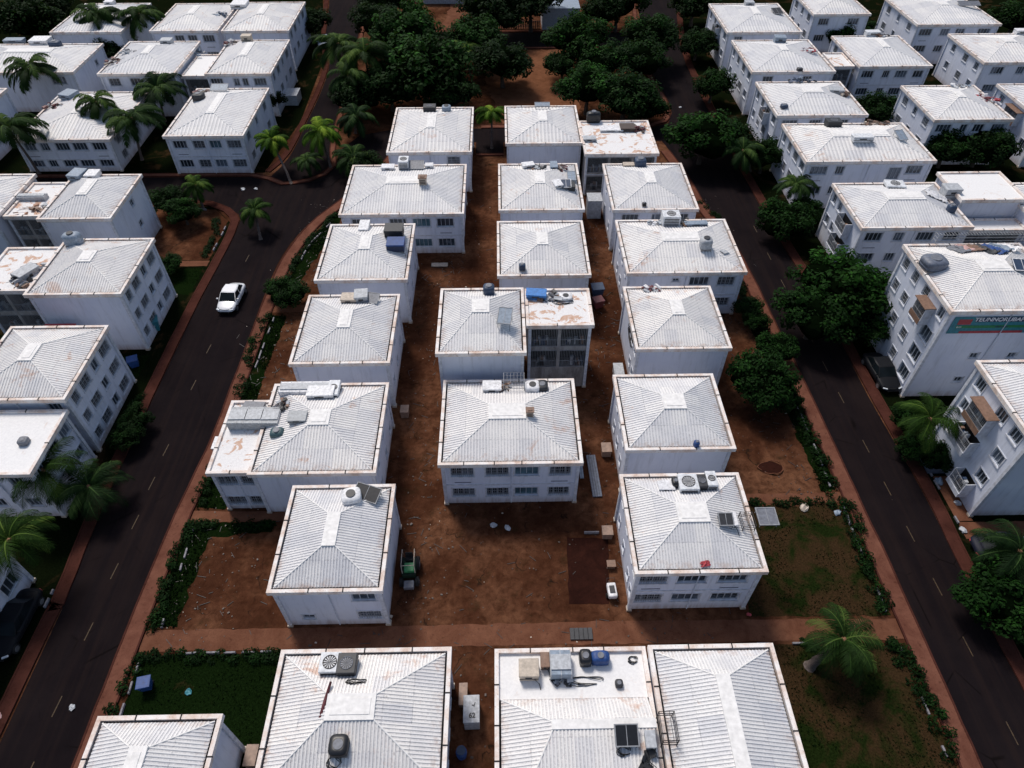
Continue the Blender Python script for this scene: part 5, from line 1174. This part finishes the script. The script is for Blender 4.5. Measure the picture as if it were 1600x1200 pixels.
def palm_crown(seed, fr=19, lw=.0095):
    rr = random.Random(seed); bm = bmesh.new(); lay = bm.loops.layers.color.new('tint')
    for k in range(fr):
        az = k * 2.4 + rr.uniform(-.25, .25); el = rad(rr.uniform(58, 82) if k < 5 else rr.uniform(5, 60)); ln = rr.uniform(.95, 1.22); tv = rr.uniform(.35, .95) if k < 11 else rr.uniform(.05, .55)
        if k == 12: tv = 1.0
        p = Vector((0, 0, 0)); pts = [p.copy()]; e = el; n = 15; side = Vector((-math.sin(az), math.cos(az), 0)); bend = rr.uniform(-.25, .25)
        for q in range(n):
            e -= rad(5.2 + 3.2 * q / n + (2 if el > 1 else 0)); d = Vector((math.cos(az + bend * q / n) * math.cos(e), math.sin(az + bend * q / n) * math.cos(e), math.sin(e))); p = p + d * ln / n; pts.append(p.copy())
        for q in range(n):                                  # rachis
            w = .016 * (1 - q / n) + .004
            f = bm.faces.new([bm.verts.new(pts[q] - side * w), bm.verts.new(pts[q] + side * w), bm.verts.new(pts[q + 1] + side * w * .8), bm.verts.new(pts[q + 1] - side * w * .8)])
            for lp in f.loops: lp[lay] = (min(1, tv + .35),) * 3 + (1,)
        m = 34
        for q in range(3, m):
            t = q / m; ff = t * n; i0 = min(int(ff), n - 1); pp = pts[i0].lerp(pts[i0 + 1], ff - i0); d = (pts[i0 + 1] - pts[i0]).normalized()
            L_ = (.30 * math.sin(math.pi * min(1, t * .88 + .13)) ** .7 + .02) * rr.uniform(.8, 1.1)
            for s in (-1, 1):
                up = side.cross(d).normalized() * (1 if side.cross(d).z > 0 else -1)
                o = (side * s * .78 + d * .62 + up * .10 - Vector((0, 0, .30 + .25 * rr.random()))).normalized()
                w = d * lw
                mid = pp + o * L_ * .55 + Vector((0, 0, .01)); tip = pp + o * L_ - Vector((0, 0, .055))
                vs = [bm.verts.new(pp - w), bm.verts.new(mid - w), bm.verts.new(tip), bm.verts.new(mid + w), bm.verts.new(pp + w)]
                f = bm.faces.new(vs); v = max(0, min(1, tv + rr.uniform(-.15, .15)))
                for lp in f.loops: lp[lay] = (v, v, v, 1)
    g = bmesh.ops.create_icosphere(bm, subdivisions=2, radius=.075)
    for f in {f for v in g['verts'] for f in v.link_faces}: f.material_index = 1
    me = bpy.data.meshes.new('crown'); bm.to_mesh(me); bm.free(); me.materials.append(MATS['fronds']); me.materials.append(MATS['dry_frond']); return me
PCR = [palm_crown(s, 21 + 2 * (s % 3)) for s in range(5)]
PCF = [palm_crown(s + 20, 20 + 2 * (s % 3), .018) for s in range(4)]
for i, (x, y, z, bx, by, r, tint, label) in enumerate(PALMS):
    t = thing('palm_tree', label, 'palm', (bx, by, 0))
    c = link('crown', PCR[i % 5] if y < 60 else PCF[i % 4], t, loc=(x - bx, y - by, z)); c.scale = (r, r, r); c.rotation_euler = (R.uniform(-.1, .1), R.uniform(-.1, .1), R.uniform(0, 6.28)); c.color = (tint, 0, 0, 1)
    bm = bmesh.new(); q = Vector((x - bx, y - by, z)); thick = 1.7 if 'thick trunk' in label else 1
    pts = [Vector((0, 0, -.05)), q * .3 + Vector((-q.x * .08, -q.y * .08, .05)), q * .65, q * 1.0]
    seg = []
    for j in range(13):
        s = j / 12 * 3; k = min(int(s), 2); seg.append(pts[k].lerp(pts[k + 1], s - k))
    tube(bm, seg, [(.20 - .008 * j + (.02 if j % 2 else 0) + (.08 if j == 0 else 0)) * thick for j in range(13)], 9)
    mesh_obj('trunk', bm, 'palm_trunk', t)

def hedge(i, pts, w, label):
    rr = random.Random(i); w *= .78; path = smooth_path(pts, .5); bm = bmesh.new(); lay = bm.loops.layers.color.new('tint'); cs = []
    bx, by = pts[0]
    for p in path:
        dens = .45 + .9 * (noise.noise(Vector((p.x * .35, p.y * .35, i))) + .25)
        for _ in range(3):
            if rr.random() > dens: continue
            hh = rr.uniform(.15, .75) * (w / .7); hh *= .62; cs.append((Vector((p.x - bx + rr.uniform(-w, w) * .8, p.y - by + rr.uniform(-w, w) * .8, hh)), max(.05, min(1, .25 + hh * .4 + rr.uniform(-.2, .3)))))
    leaf_cloud(bm, lay, cs, 52, .11, rr, .42)
    o = mesh_obj('hedge', bm, 'leaves', loc=(bx, by, 0)); o.color = (.12, 0, 0, 1); tag(o, label, 'hedge')
for i, hd in enumerate(HEDGES): hedge(i, *hd)

# grass blades and weeds on the lawns (uncountable)
def inside(p, poly_):
    c = False; j = len(poly_) - 1
    for i in range(len(poly_)):
        a, b = poly_[i], poly_[j]
        if (a[1] > p[1]) != (b[1] > p[1]) and p[0] < (b[0] - a[0]) * (p[1] - a[1]) / (b[1] - a[1]) + a[0]: c = not c
        j = i
    return c
bm = bmesh.new(); lay = bm.loops.layers.color.new('tint'); rr = random.Random(3)
ar = [(LAWNS[k], 34, .10) for k in 'abcde'] + [(g_, 60, .16) for g_ in GREEN_EDGES]
for pl, dens, sz in ar:
    xs = [p[0] for p in pl]; ys = [max(p[1], 7) for p in pl]; A_ = (max(xs) - min(xs)) * (max(ys) - min(ys))
    for _ in range(int(A_ * dens)):
        x, y = rr.uniform(min(xs), max(xs)), rr.uniform(min(ys), max(ys))
        if not inside((x, y), pl) or noise.noise(Vector((x * .35, y * .35, 9))) < -.12 + rr.uniform(-.15, .15): continue
        a = rr.uniform(0, 6.28); s = sz * rr.uniform(.5, 1.4); hh = s * rr.uniform(.5, 1.6); tv = rr.uniform(0, .35)
        dx, dy = math.cos(a) * s * .5, math.sin(a) * s * .5
        f = bm.faces.new([bm.verts.new((x - dx, y - dy, .015)), bm.verts.new((x + dx, y + dy, .015)), bm.verts.new((x + dx * .5 - dy, y + dy * .5 + dx, hh))])
        for lp in f.loops: lp[lay] = (tv, tv, tv, 1)
o = mesh_obj('grass', bm, 'leaves', kind='stuff'); o.color = (0, 0, 0, 1); tag(o, 'short dark grass growing on the lawns and verges', 'grass')
# scattered stones, twigs and scraps on the earth (uncountable)
bm = bmesh.new(); rr = random.Random(11)
for _ in range(4200):
    x, y = rr.uniform(-26, 29.5), rr.uniform(8, 84)
    if rr.random() < .35: x = rr.choice((-24, -7, 11, 27)) + rr.gauss(0, 1.6)
    if (x > 17.5 and y < 33.3) or (x < -15 and y < 21): continue
    s = abs(rr.gauss(0, .03)) + .018; a = rr.uniform(0, 3)
    if rr.random() < .2: L2 = rr.uniform(.3, .9); M = Matrix.Translation((x, y, .02)) @ Matrix.Rotation(a, 4, 'Z'); box(bm, -L2 / 2, L2 / 2, -.018, .018, 0, .03, 0, M)
    else: M = Matrix.Translation((x, y, .02)) @ Matrix.Rotation(a, 4, 'Z'); box(bm, -s, s, -s * .7, s * .7, 0, s * .7, 2 if rr.random() < .035 else 1, M)
tag(mesh_obj('debris', bm, ['dark_iron', 'paint_darkbrown', 'paint_beige'], kind='stuff'), 'twigs, stones and scraps strewn over the red earth', 'debris')

# ------------------------------------------------------------------ vehicles
def car(label, loc, rot, paint, L_=4.5, W_=2.0, H_=1.5, roofmat=None, group=None):
    root = thing('parked_car', label, 'car', loc, rot, group); paint_, gl = paint, 'car_glass'
    hl, hw = L_ / 2, W_ / 2          # nose toward -Y
    # body shell: stations along the length, (y, half width, belt height, hood height)
    st = [(-hl, .62, .42, .50), (-hl + .12, .80, .34, .62), (-hl + .45, .93, .28, .72), (-hl + 1.0, 1, .25, .82), (-.75, 1.0, .24, .90), (.2, 1.0, .24, .92), (1.1, 1.0, .25, .92), (hl - .65, .98, .27, .90), (hl - .2, .86, .32, .80), (hl, .60, .42, .62)]
    bm = bmesh.new(); rings = []
    for y, wf, zb, zt in st:
        w = hw * wf
        pr_ = [(-w * .80, zb), (-w * .97, zb + .10), (-w, (zb + zt) / 2), (-w * .96, zt - .08), (-w * .84, zt), (-w * .4, zt + .035), (0, zt + .05), (w * .4, zt + .035), (w * .84, zt), (w * .96, zt - .08), (w, (zb + zt) / 2), (w * .97, zb + .10), (w * .80, zb)]
        rings.append([bm.verts.new((x, y, z)) for x, z in pr_])
    for a, b in zip(rings, rings[1:]):
        for k in range(len(a)):
            f = bm.faces.new([a[k], a[(k + 1) % len(a)], b[(k + 1) % len(a)], b[k]]); f.smooth = True
    bm.faces.new(rings[0]); bm.faces.new(rings[-1][::-1]); bmesh.ops.recalc_face_normals(bm, faces=bm.faces)
    body = mesh_obj('body', bm, paint_, root); md = body.modifiers.new('s', 'SUBSURF'); md.levels = md.render_levels = 1
    # greenhouse
    bot = [(-hw * .84, -1.05), (hw * .84, -1.05), (hw * .88, .3), (hw * .74, 1.60), (-hw * .74, 1.60), (-hw * .88, .3)]
    top = [(-hw * .70, -.36), (hw * .70, -.36), (hw * .74, .3), (hw * .66, .96), (-hw * .66, .96), (-hw * .74, .3)]
    bm = bmesh.new(); vb = [bm.verts.new((x, y, .90)) for x, y in bot]; vt = [bm.verts.new((x, y, H_ - .05)) for x, y in top]
    for k in range(6): bm.faces.new([vb[k], vb[(k + 1) % 6], vt[(k + 1) % 6], vt[k]])
    bm.faces.new(vt); mesh_obj('window_glass', bm, gl, root)
    bm = bmesh.new(); tp = [(x * 1.03, y * 1.02 + .0) for x, y in top]; a = [bm.verts.new((x, y, H_ - .045)) for x, y in tp]; b = [bm.verts.new((x * .86, y * .88 + .05, H_ + .03)) for x, y in tp]
    for k in range(6): f = bm.faces.new([a[k], a[(k + 1) % 6], b[(k + 1) % 6], b[k]]); f.smooth = True
    bm.faces.new(b)
    for k in (0, 1, 2, 3, 4, 5): tube(bm, [(bot[k][0] * 1.01, bot[k][1], .90), (top[k][0] * 1.02, top[k][1], H_ - .03)], .022, 6)
    mesh_obj('roof_panel', bm, roofmat or paint_, root)
    bm = bmesh.new()
    for sx in (-1, 1):
        for yy in (-.9, .15, 1.1): tube(bm, [(sx * (hw + .002), yy, .40), (sx * (hw + .004), yy, .60), (sx * hw * .97, yy, .84)], .010, 4)
    tube(bm, [(-hw * .66, 1.70, .93), (0, 1.74, .965), (hw * .66, 1.70, .93)], .012, 4); mesh_obj('door_seam', bm, 'rubber', root)
    bm = bmesh.new(); tube(bm, [(-hw * .74, -hl + .42, .74), (-hw * .5, -hl + .16, .66), (0, -hl + .06, .63), (hw * .5, -hl + .16, .66), (hw * .74, -hl + .42, .74)], .022, 5); box(bm, -.5, .5, -hl - .02, -hl + .06, .36, .46); mesh_obj('grille', bm, 'rubber', root)
    for s in (-1, 1):
        bm = bmesh.new(); box(bm, -.2, .2, -.07, .07, -.05, .05, 0, Matrix.Rotation(.45 * s, 4, 'Z')); bevel(bm, .03, 2); mesh_obj('headlight', bm, 'headlamp', root, loc=(s * hw * .68, -hl + .17, .62))
        bm = bmesh.new(); box(bm, -.11, .11, -.05, .07, -.06, .07); bevel(bm, .03, 2); mesh_obj('mirror', bm, paint_, root, loc=(s * (hw + .04), -.82, 1.0))
        bm = bmesh.new(); box(bm, -.14, .14, -.04, .04, -.06, .06, 0, Matrix.Rotation(-.5 * s, 4, 'Z')); bevel(bm, .02, 1); mesh_obj('tail_light', bm, 'paint_red', root, loc=(s * hw * .60, hl - .10, .55))
        for yy in (-hl + .85, hl - .85):
            bm = bmesh.new(); tube(bm, [(-.11, 0, 0), (.11, 0, 0)], .32, 20); w = mesh_obj('wheel', bm, 'rubber', root, loc=(s * (hw - .11), yy, .32))
            bm = bmesh.new(); tube(bm, [(-.118, 0, 0), (.118, 0, 0)], .20, 14); mesh_obj('rim', bm, 'rim_metal', w)
    root.scale = (1.12, 1.12, 1.1)
    return root
c = car('white car with a dark windscreen standing alone on the left road', (-31.05, 62.1, .02), rad(-3), 'car_white'); c.name = 'car'
car('glossy black car parked between the lower left house and the pavement', (-36.95, 23.4, .02), rad(-2), 'car_black', L_=5.0, W_=1.8)
car('black car parked at the foot of the banner building', (38.75, 48.8, .02), rad(3), 'car_black', L_=4.8)
car('dark navy car half hidden by the dim palm at the lower right edge', (40.6, 28.4, .02), rad(88), 'car_navy', L_=4.3)
car('pale blue car parked at the far end of the left house row', (-34.1, 141, .02), rad(8), 'paint_bluegrey', L_=4.2)
# open backed garden tractor beside the house with the black roof panel
t = thing('small_tractor', 'small dark tractor with a green engine cover against the wall of a central house', 'tractor', (-7.65, 27.2, .0), rad(2))
bm = bmesh.new(); box(bm, -.55, .55, -.7, .9, .55, 1.15); bevel(bm, .12, 2); mesh_obj('body', bm, 'car_green', t)
bm = bmesh.new(); box(bm, -.35, .45, -.55, .25, 1.152, 1.45); bevel(bm, .08, 2); mesh_obj('engine_cover', bm, 'paint_green', t)
bm = bmesh.new(); box(bm, -.4, .4, -1.55, -.9, .35, .75); bevel(bm, .05, 1); mesh_obj('front_scoop', bm, 'paint_grey', t)
bm = bmesh.new(); box(bm, -.3, .3, .5, .95, 1.15, 1.3); box(bm, -.3, .3, .9, 1.0, 1.3, 1.75); bevel(bm, .03, 1); mesh_obj('seat', bm, 'rubber', t)
bm = bmesh.new()
for sx in (-1, 1):
    tube(bm, [(sx * .5, -.5, 1.1), (sx * .5, -.4, 2.1), (sx * .48, 1.0, 2.15), (sx * .5, 1.1, .9)], .03, 6)
tube(bm, [(-.5, -.4, 2.1), (.5, -.4, 2.1)], .03, 6); mesh_obj('roll_bar', bm, 'paint_beige', t)
for sx in (-1, 1):
    for yy, rr_ in ((-.85, .38), (.65, .55)):
        bm = bmesh.new(); tube(bm, [(-.14, 0, 0), (.14, 0, 0)], rr_, 18); w = mesh_obj('wheel', bm, 'rubber', t, loc=(sx * .62, yy, rr_)); bm = bmesh.new(); tube(bm, [(-.15, 0, 0), (.15, 0, 0)], rr_ * .5, 12); mesh_obj('rim', bm, 'paint_grey', w)
# small white and green handcart by the dug bed
def handcart(label, x, y, rot, top, s=1):
    t = thing('handcart', label, 'cart', (x, y, 0), rot)
    bm = bmesh.new(); box(bm, -.35 * s, .35 * s, -.6 * s, .6 * s, .35, .8); bevel(bm, .1, 3); mesh_obj('tub', bm, top, t)
    bm = bmesh.new(); box(bm, -.2 * s, .2 * s, -.3 * s, .3 * s, .802, .86); mesh_obj('opening', bm, 'paint_dark', t)
    bm = bmesh.new(); tube(bm, [(-.3 * s, .6 * s, .6), (-.3 * s, .9 * s, .9), (.3 * s, .9 * s, .9), (.3 * s, .6 * s, .6)], .025, 6); mesh_obj('handle', bm, 'dark_iron', t)
    for sx in (-1, 1):
        bm = bmesh.new(); tube(bm, [(-.05, 0, 0), (.05, 0, 0)], .2, 14); mesh_obj('wheel', bm, 'rubber', t, loc=(sx * .4 * s, -.2, .2))
handcart('small white cart with a green opening between the dug bed and the wall', 8.25, 25.2, .05, 'paint_white')
# cabinet in the foreground alley
t = thing('utility_cabinet', 'pale utility cabinet with dark scrawled lettering in the foreground alley', 'cabinet', (-2.45, 16.3, 0), rad(1))
bm = bmesh.new(); box(bm, -.52, .52, -.85, .85, 0, 1.5); bevel(bm, .05, 2); mesh_obj('body', bm, 'paint_greywhite', t)
bm = bmesh.new(); box(bm, -.55, .55, -.9, .9, 1.502, 1.58); bevel(bm, .02, 1); mesh_obj('lid', bm, 'paint_greywhite', t)
text('62', .45, (.05, -.45, 1.60), 'paint_black', t, rot=(0, 0, 0)); text('-/', .4, (.15, .25, 1.60), 'paint_black', t, rot=(0, 0, 0))
t = thing('drum', 'blue plastic drum against the wall in the foreground alley', 'drum', (-3.1, 13.9, 0))
bm = bmesh.new(); tube(bm, [(0, 0, 0), (0, 0, .3), (0, 0, .32), (0, 0, .62), (0, 0, .64), (0, 0, .95)], [.34, .34, .37, .37, .34, .32], 16); mesh_obj('barrel', bm, 'paint_blue', t)
bm = bmesh.new(); tube(bm, [(0, 0, .952), (0, 0, 1.0)], .3, 16); mesh_obj('lid', bm, 'paint_navy', t)
def bin_(label, x, y, col, rot=0, s=1.0):
    t = thing('waste_bin', label, 'bin', (x, y, 0), rot)
    bm = bmesh.new(); vs = []
    a = [bm.verts.new((sx * .42 * s, sy * .38 * s, .1)) for sx, sy in ((-1, -1), (1, -1), (1, 1), (-1, 1))]; b = [bm.verts.new((sx * .55 * s, sy * .5 * s, 1.1 * s)) for sx, sy in ((-1, -1), (1, -1), (1, 1), (-1, 1))]
    for k in range(4): bm.faces.new([a[k], a[(k + 1) % 4], b[(k + 1) % 4], b[k]])
    bm.faces.new(a[::-1]); bm.faces.new(b); bevel(bm, .04, 2); mesh_obj('body', bm, col, t)
    bm = bmesh.new(); box(bm, -.6 * s, .6 * s, -.55 * s, .58 * s, 1.12 * s, 1.22 * s); bevel(bm, .04, 2); mesh_obj('lid', bm, col, t)
    for sx in (-1, 1):
        bm = bmesh.new(); tube(bm, [(-.05, 0, 0), (.05, 0, 0)], .12, 10); mesh_obj('wheel', bm, 'rubber', t, loc=(sx * .42 * s, .35 * s, .12))
bin_('blue wheeled bin in the hedge of the bottom left lawn', -25.6, 18.7, 'paint_blue', .2, .8)
bin_('pale blue lidded bin by the pavement left of the white car', -38.3, 57.3, 'paint_cyan', .4, 1.2)
bin_('small blue bin on the little lawn beside the left road', -38.4, 51.6, 'paint_blue', .4, .9)
bin_('navy bin behind the alley wall left of the wide roofed house', 11.0, 62.3, 'paint_navy', .1, 1.2)
bin_('dark red bin in the alley left of the wide roofed house', 10.9, 60.3, 'paint_maroon', .3, 1.0)
# planks in the alley, steel trough
def plank(label, x, y, w, l, col, rot=0, n=4):
    t = thing('plank_stack', label, 'planks', (x, y, 0), rot)
    for k in range(n):
        bm = bmesh.new(); a = -w / 2 + w * k / n; box(bm, a + .01, a + w / n - .01, -l / 2, l / 2, .05, .17); bevel(bm, .01, 1); mesh_obj('plank', bm, col, t)
    bm = bmesh.new()
    for yy in (-l * .35, l * .35): box(bm, -w / 2, w / 2, yy - .06, yy + .06, 0, .05)
    mesh_obj('bearer', bm, 'paint_darkbrown', t)
plank('long grey-green boards lying in the alley left of the smooth walled house', 8.05, 36.6, .85, 4.6, 'paint_slate', rad(2))
plank('short pale board pile in the alley beside the wide central house', 6.95, 37.4, .35, 2.2, 'paint_bluegrey', 0, 2)
plank('dark slatted pallet on the track between the foreground houses', 5.6, 22.0, 1.7, .9, 'paint_dark', rad(0), 5)
plank('pale flat slab on the ground behind the house with the blue crate', -7.6, 68.6, 2.0, .7, 'paint_beige', 0, 2)
# masonry steps / small cubes of masonry at walls
def block(name, label, x, y, w, d, h, mat, cat='block', top=None):
    t = thing(name, label, cat, (x, y, 0)); bm = bmesh.new(); box(bm, -w / 2, w / 2, -d / 2, d / 2, 0, h); bevel(bm, .03, 1); jit(bm, .03, 2, x); mesh_obj('base', bm, mat, t)
    bm = bmesh.new(); box(bm, -w / 2 - .05, w / 2 + .05, -d / 2 - .05, d / 2 + .05, h + .002, h + .09); jit(bm, .02, 3, y); mesh_obj('cap', bm, top or mat, t); return t
block('masonry_step', 'beige block step at the left wall of the six windowed front house', 8.5, 30.5, .8, .8, .7, 'paint_tan')
block('masonry_step', 'small dusty step below the beige block at the same wall', 8.5, 27.6, .6, .5, .4, 'paint_brown')
block('masonry_step', 'tan step at the left wall of the smooth walled house', 9.4, 39.2, .8, 1.0, .8, 'paint_tan')
block('masonry_step', 'pink lidded box at the left wall of the plain roofed middle house', -.9, 61.5, 1.0, 1.6, 1.1, 'paint_dark', top='paint_rustc')
block('masonry_step', 'grey box at the left wall under the scribbled house side', 11.8, 49.3, .9, 1.6, .9, 'paint_greywhite')
block('masonry_step', 'tan corner step outside the large foreground house', -3.1, 17.6, .5, 1.4, .6, 'paint_tan')
block('masonry_step', 'tan corner step outside the bottom left foreground house', -16.9, 13.9, .7, 1.2, .8, 'paint_tan')
block('masonry_step', 'low tan corner stub beside the peeling flat roofed house', -9.6, 44.3, .7, .9, .8, 'paint_tan')
block('masonry_step', 'pale box on the street side wall of the peeling flat roofed house', -25.0, 38.6, 1.3, 1.3, 3.0, 'paint_white')
block('storage_cabinet', 'tall white cabinet with a red rim in the gap left of the windowed street house', -44.6, 51.9, 3.0, 2.2, 4.6, 'paint_whitey', 'cabinet', 'paint_red')
block('storage_cabinet', 'pale box with a frame at the foot of the upper left roadside house', -35.0, 115.5, 2.4, 3.0, 1.6, 'paint_greywhite', 'cabinet')
block('porch_roof', 'grey slab porch roof beside the lower right building entrance', 39.4, 37.3, 2.4, 2.0, 1.3, 'paint_slate', 'porch')
block('canopy', 'small white sheet canopy between the flat roofed gallery block and the round tank house', 12.3, 79.6, 1.8, 2.0, 2.6, 'paint_greywhite', 'canopy')
block('site_hut', 'pale walled hut with a blue metal roof at the top edge', 12.6, 151.5, 7.5, 6, 4.0, 'paint_greywhite', 'hut', 'paint_bluegrey')
block('site_hut', 'white fronted shed at the top edge above the red yard', -12.0, 167, 9, 4, 3.2, 'paint_greywhite', 'hut')
# low walls / fences in the far yard
for lab, x0_, y0_, x1_, y1_ in (('dim timber fence along the far road under the dark trees', -2, 149.5, 8.6, 149.5), ('low timber fence across the back of the red yard', -22, 165, -17, 165)):
    t = thing('fence', lab, 'fence', (x0_, y0_, 0)); bm = bmesh.new(); n = int((x1_ - x0_) / .35)
    for k in range(n): box(bm, k * .35, k * .35 + .22, -.03, .03, 0, 1.5)
    mesh_obj('slat_panel', bm, 'paint_darkbrown', t); bm = bmesh.new()
    for z in (.4, 1.2): box(bm, 0, x1_ - x0_, .031, .08, z, z + .1)
    mesh_obj('rail', bm, 'paint_brown', t)
# laundry of white kerb stones round the plots
def kerb_row(label, pts, dens=.6, seed=0, gap=1.1):
    rr = random.Random(seed); path = smooth_path(pts, gap); t = thing('garden_edging', label, 'edging', (pts[0][0], pts[0][1], 0)); o_ = Vector((pts[0][0], pts[0][1]))
    for a, b in zip(path, path[1:]):
        if rr.random() > dens * .7 and b is not path[-1]: continue
        d = (b - a); L2 = d.length * rr.uniform(.5, .95); ang = math.atan2(d.y, d.x) + rr.uniform(-.06, .06); m = (a + b) / 2 - o_
        bm = bmesh.new(); box(bm, -L2 / 2, L2 / 2, -.07, .07, 0, .22 + rr.uniform(-.05, .05)); bevel(bm, .02, 1)
        o = mesh_obj('kerb_stone', bm, 'white_kerb', t, loc=(m.x, m.y, 0)); o.rotation_euler = (rr.uniform(-.12, .12), 0, ang)
kerb_row('white edging stones in the hedge of the lower left dirt plot', [(-26.1, 23.0), (-26.2, 27.5), (-26.3, 32.0)], .6, 1)
kerb_row('white edging stones along the top of the bottom left lawn', [(-26.2, 21.05), (-21, 21.05), (-15, 21.05)], .8, 2)
kerb_row('white edging stones beside the blue bin at the bottom left', [(-26.8, 20.8), (-26.8, 16.5)], .7, 3)
kerb_row('white edging stones in the thick left verge hedge', [(-25.9, 45.5), (-25.6, 59)], .55, 4)
kerb_row('white edging stones of the curved upper left verge', [(-25.1, 63), (-24.5, 72), (-22.4, 78), (-20.3, 82)], .6, 5)
kerb_row('white edging stones in the short hedge behind the peeling roof', [(-26.0, 34), (-26.0, 37.8)], .6, 6)
kerb_row('white edging stones on the street side of the right dirt plot', [(28.9, 34.8), (29.0, 40), (28.8, 47)], .75, 7)
kerb_row('white edging stones on the street side of the right lawn', [(29.2, 23.3), (29.3, 33)], .55, 8)
kerb_row('white edging stones on the street side of the bottom right lawn', [(29.2, 12), (29.2, 20.8)], .6, 9)
kerb_row('thin pale edging along the top of the bottom right lawn', [(17.6, 21.0), (26, 21.0)], .8, 10)
kerb_row('white painted kerb bricks by the black car at the lower left', [(-35.8, 17.5), (-35.6, 26.5)], .45, 11)
kerb_row('white kerb stones on the outer side of the left road by the garden strip', [(-36.2, 38), (-36.3, 45.5)], .6, 12)
kerb_row('white edging stones of the little bare junction garden', [(-36.1, 72), (-36.2, 78.6), (-38.6, 81.2), (-43, 82.2)], .4, 13)
kerb_row('white kerb stones on the outer side of the right road', [(38.5, 22), (38.5, 33), (38.4, 41)], .3, 14)
kerb_row('pale edging line along the head of the dug bed', [(5.0, 30.6), (8.0, 30.7)], .9, 15)
# litter
def litter(label, x, y, col, s=.3, base=.03):
    rr = random.Random(label); bm = bmesh.new(); bmesh.ops.create_icosphere(bm, subdivisions=2, radius=s)
    for v in bm.verts: v.co = Vector((v.co.x * 1.3, v.co.y, v.co.z * .35)) + noise.noise_vector(v.co * 6 / (s * 3) + Vector((x, y, 0))) * s * .45
    o = mesh_obj('litter', bm, col, loc=(x, y, base + s * .3)); o.rotation_euler = (0, 0, rr.uniform(0, 3)); tag(o, label, 'litter')
for a in (('crumpled pale scrap lying on the left road near the bottom edge', -30.4, 17.4, 'paint_white', .32), ('left one of two white scraps on the red earth before the wide central house', -1.0, 31.6, 'paint_white', .42),
          ('right one of two white scraps on the red earth before the wide central house', .2, 31.3, 'paint_white', .40), ('pale blue scrap on the bottom left lawn', -22.6, 18.3, 'paint_cyan', .35), ('blue scrap beside the bin hedge near the dim palm', 40.6, 24.0, 'paint_cyan', .4),
          ('red rag on the earth right of the six windowed house', 18.6, 23.3, 'paint_red', .25), ('white rubbish at the junction on the left road', -36.2, 86.9, 'paint_white', .5), ('second white rubbish heap right of the first on the junction', -34.4, 87.0, 'paint_greywhite', .4),
          ('beige sack on the right lawn near the overhanging panel', 25.9, 32.9, 'paint_beige', .6), ('blue-white tub in the hedge of the right lawn', 28.6, 32.3, 'paint_bluegrey', .45), ('white tile pile on the outer right pavement by the entrance', 38.6, 30.4, 'paint_white', .45),
          ('white bag by the dark porch of the lower right building', 39.4, 33.1, 'paint_white', .45), ('grey-blue heap on the forecourt of the lower right building', 38.8, 35.4, 'paint_bluegrey', .6), ('pink-white slab on the lower left pavement', -35.3, 16.9, 'paint_pink', .5),
          ('white stones heap in the alley by the left verge', -23.0, 47.0, 'paint_greywhite', .2), ('turquoise cover on the small left lawn', -40.5, 66.0, 'paint_cyan', .8), ('white paper on the far right road near the island', 30.2, 112.0, 'paint_white', .4),
          ('white scraps on the grey slab between the lower left plots', -38.5, 59.0, 'paint_greywhite', .5), ('pale sack at the kerb below the leafy tree on the right', 28.4, 45.5, 'paint_white', .4)):
    a = (*a[:3], a[3].replace('paint_white', 'paint_greywhite'), a[4] * .58); litter(*a)
# manhole in the right dirt plot
t = thing('manhole', 'open earth-filled manhole in the right dirt plot', 'manhole', (24.2, 37.2, 0)); bm = bmesh.new(); pts = [(1.15 * math.cos(k / 24 * 6.2832), .75 * math.sin(k / 24 * 6.2832), .06) for k in range(25)]
tube(bm, pts, .05, 6); jit(bm, .22, 1.2); mesh_obj('earth_rim', bm, 'earth_track', t); bm = bmesh.new(); f = bm.faces.new([bm.verts.new((1.1 * math.cos(k / 20 * 6.2832), .7 * math.sin(k / 20 * 6.2832), .035)) for k in range(20)]); mesh_obj('opening', bm, 'dug_earth', t)

# ------------------------------------------------------------------ camera and light
cam = bpy.data.cameras.new('camera'); co = bpy.data.objects.new('camera', cam); COL.objects.link(co); scene.camera = co
cam.sensor_fit = 'HORIZONTAL'; cam.angle = 2 * math.atan(800 / 1066); cam.clip_end = 3000
co.location = (0, 0, 50); co.rotation_euler = (rad(90 - 46), 0, rad(-1.05))
w = bpy.data.worlds.new('World'); scene.world = w; w.use_nodes = True
nt = w.node_tree; sky = nt.nodes.new('ShaderNodeTexSky'); sky.sky_type = 'NISHITA'; sky.sun_disc = False
EL, AZ = 55, -28            # sun beyond the scene, slightly to the left
sky.sun_elevation = rad(EL); sky.sun_rotation = rad(AZ); sky.air_density = 1.2; sky.dust_density = 2.5
bg = nt.nodes['Background']; nt.links.new(sky.outputs[0], bg.inputs[0]); bg.inputs[1].default_value = .10
sun = bpy.data.lights.new('sun', 'SUN'); sun.energy = 2.7; sun.angle = rad(14); sun.color = (1, .94, .87)
so = bpy.data.objects.new('sun', sun); COL.objects.link(so)
d = Vector((math.sin(rad(AZ)) * math.cos(rad(EL)), math.cos(rad(AZ)) * math.cos(rad(EL)), math.sin(rad(EL))))
so.rotation_euler = d.to_track_quat('Z', 'Y').to_euler()
scene.view_settings.view_transform = 'Standard'; scene.view_settings.look = 'None'; scene.view_settings.exposure = 0; scene.view_settings.gamma = 1
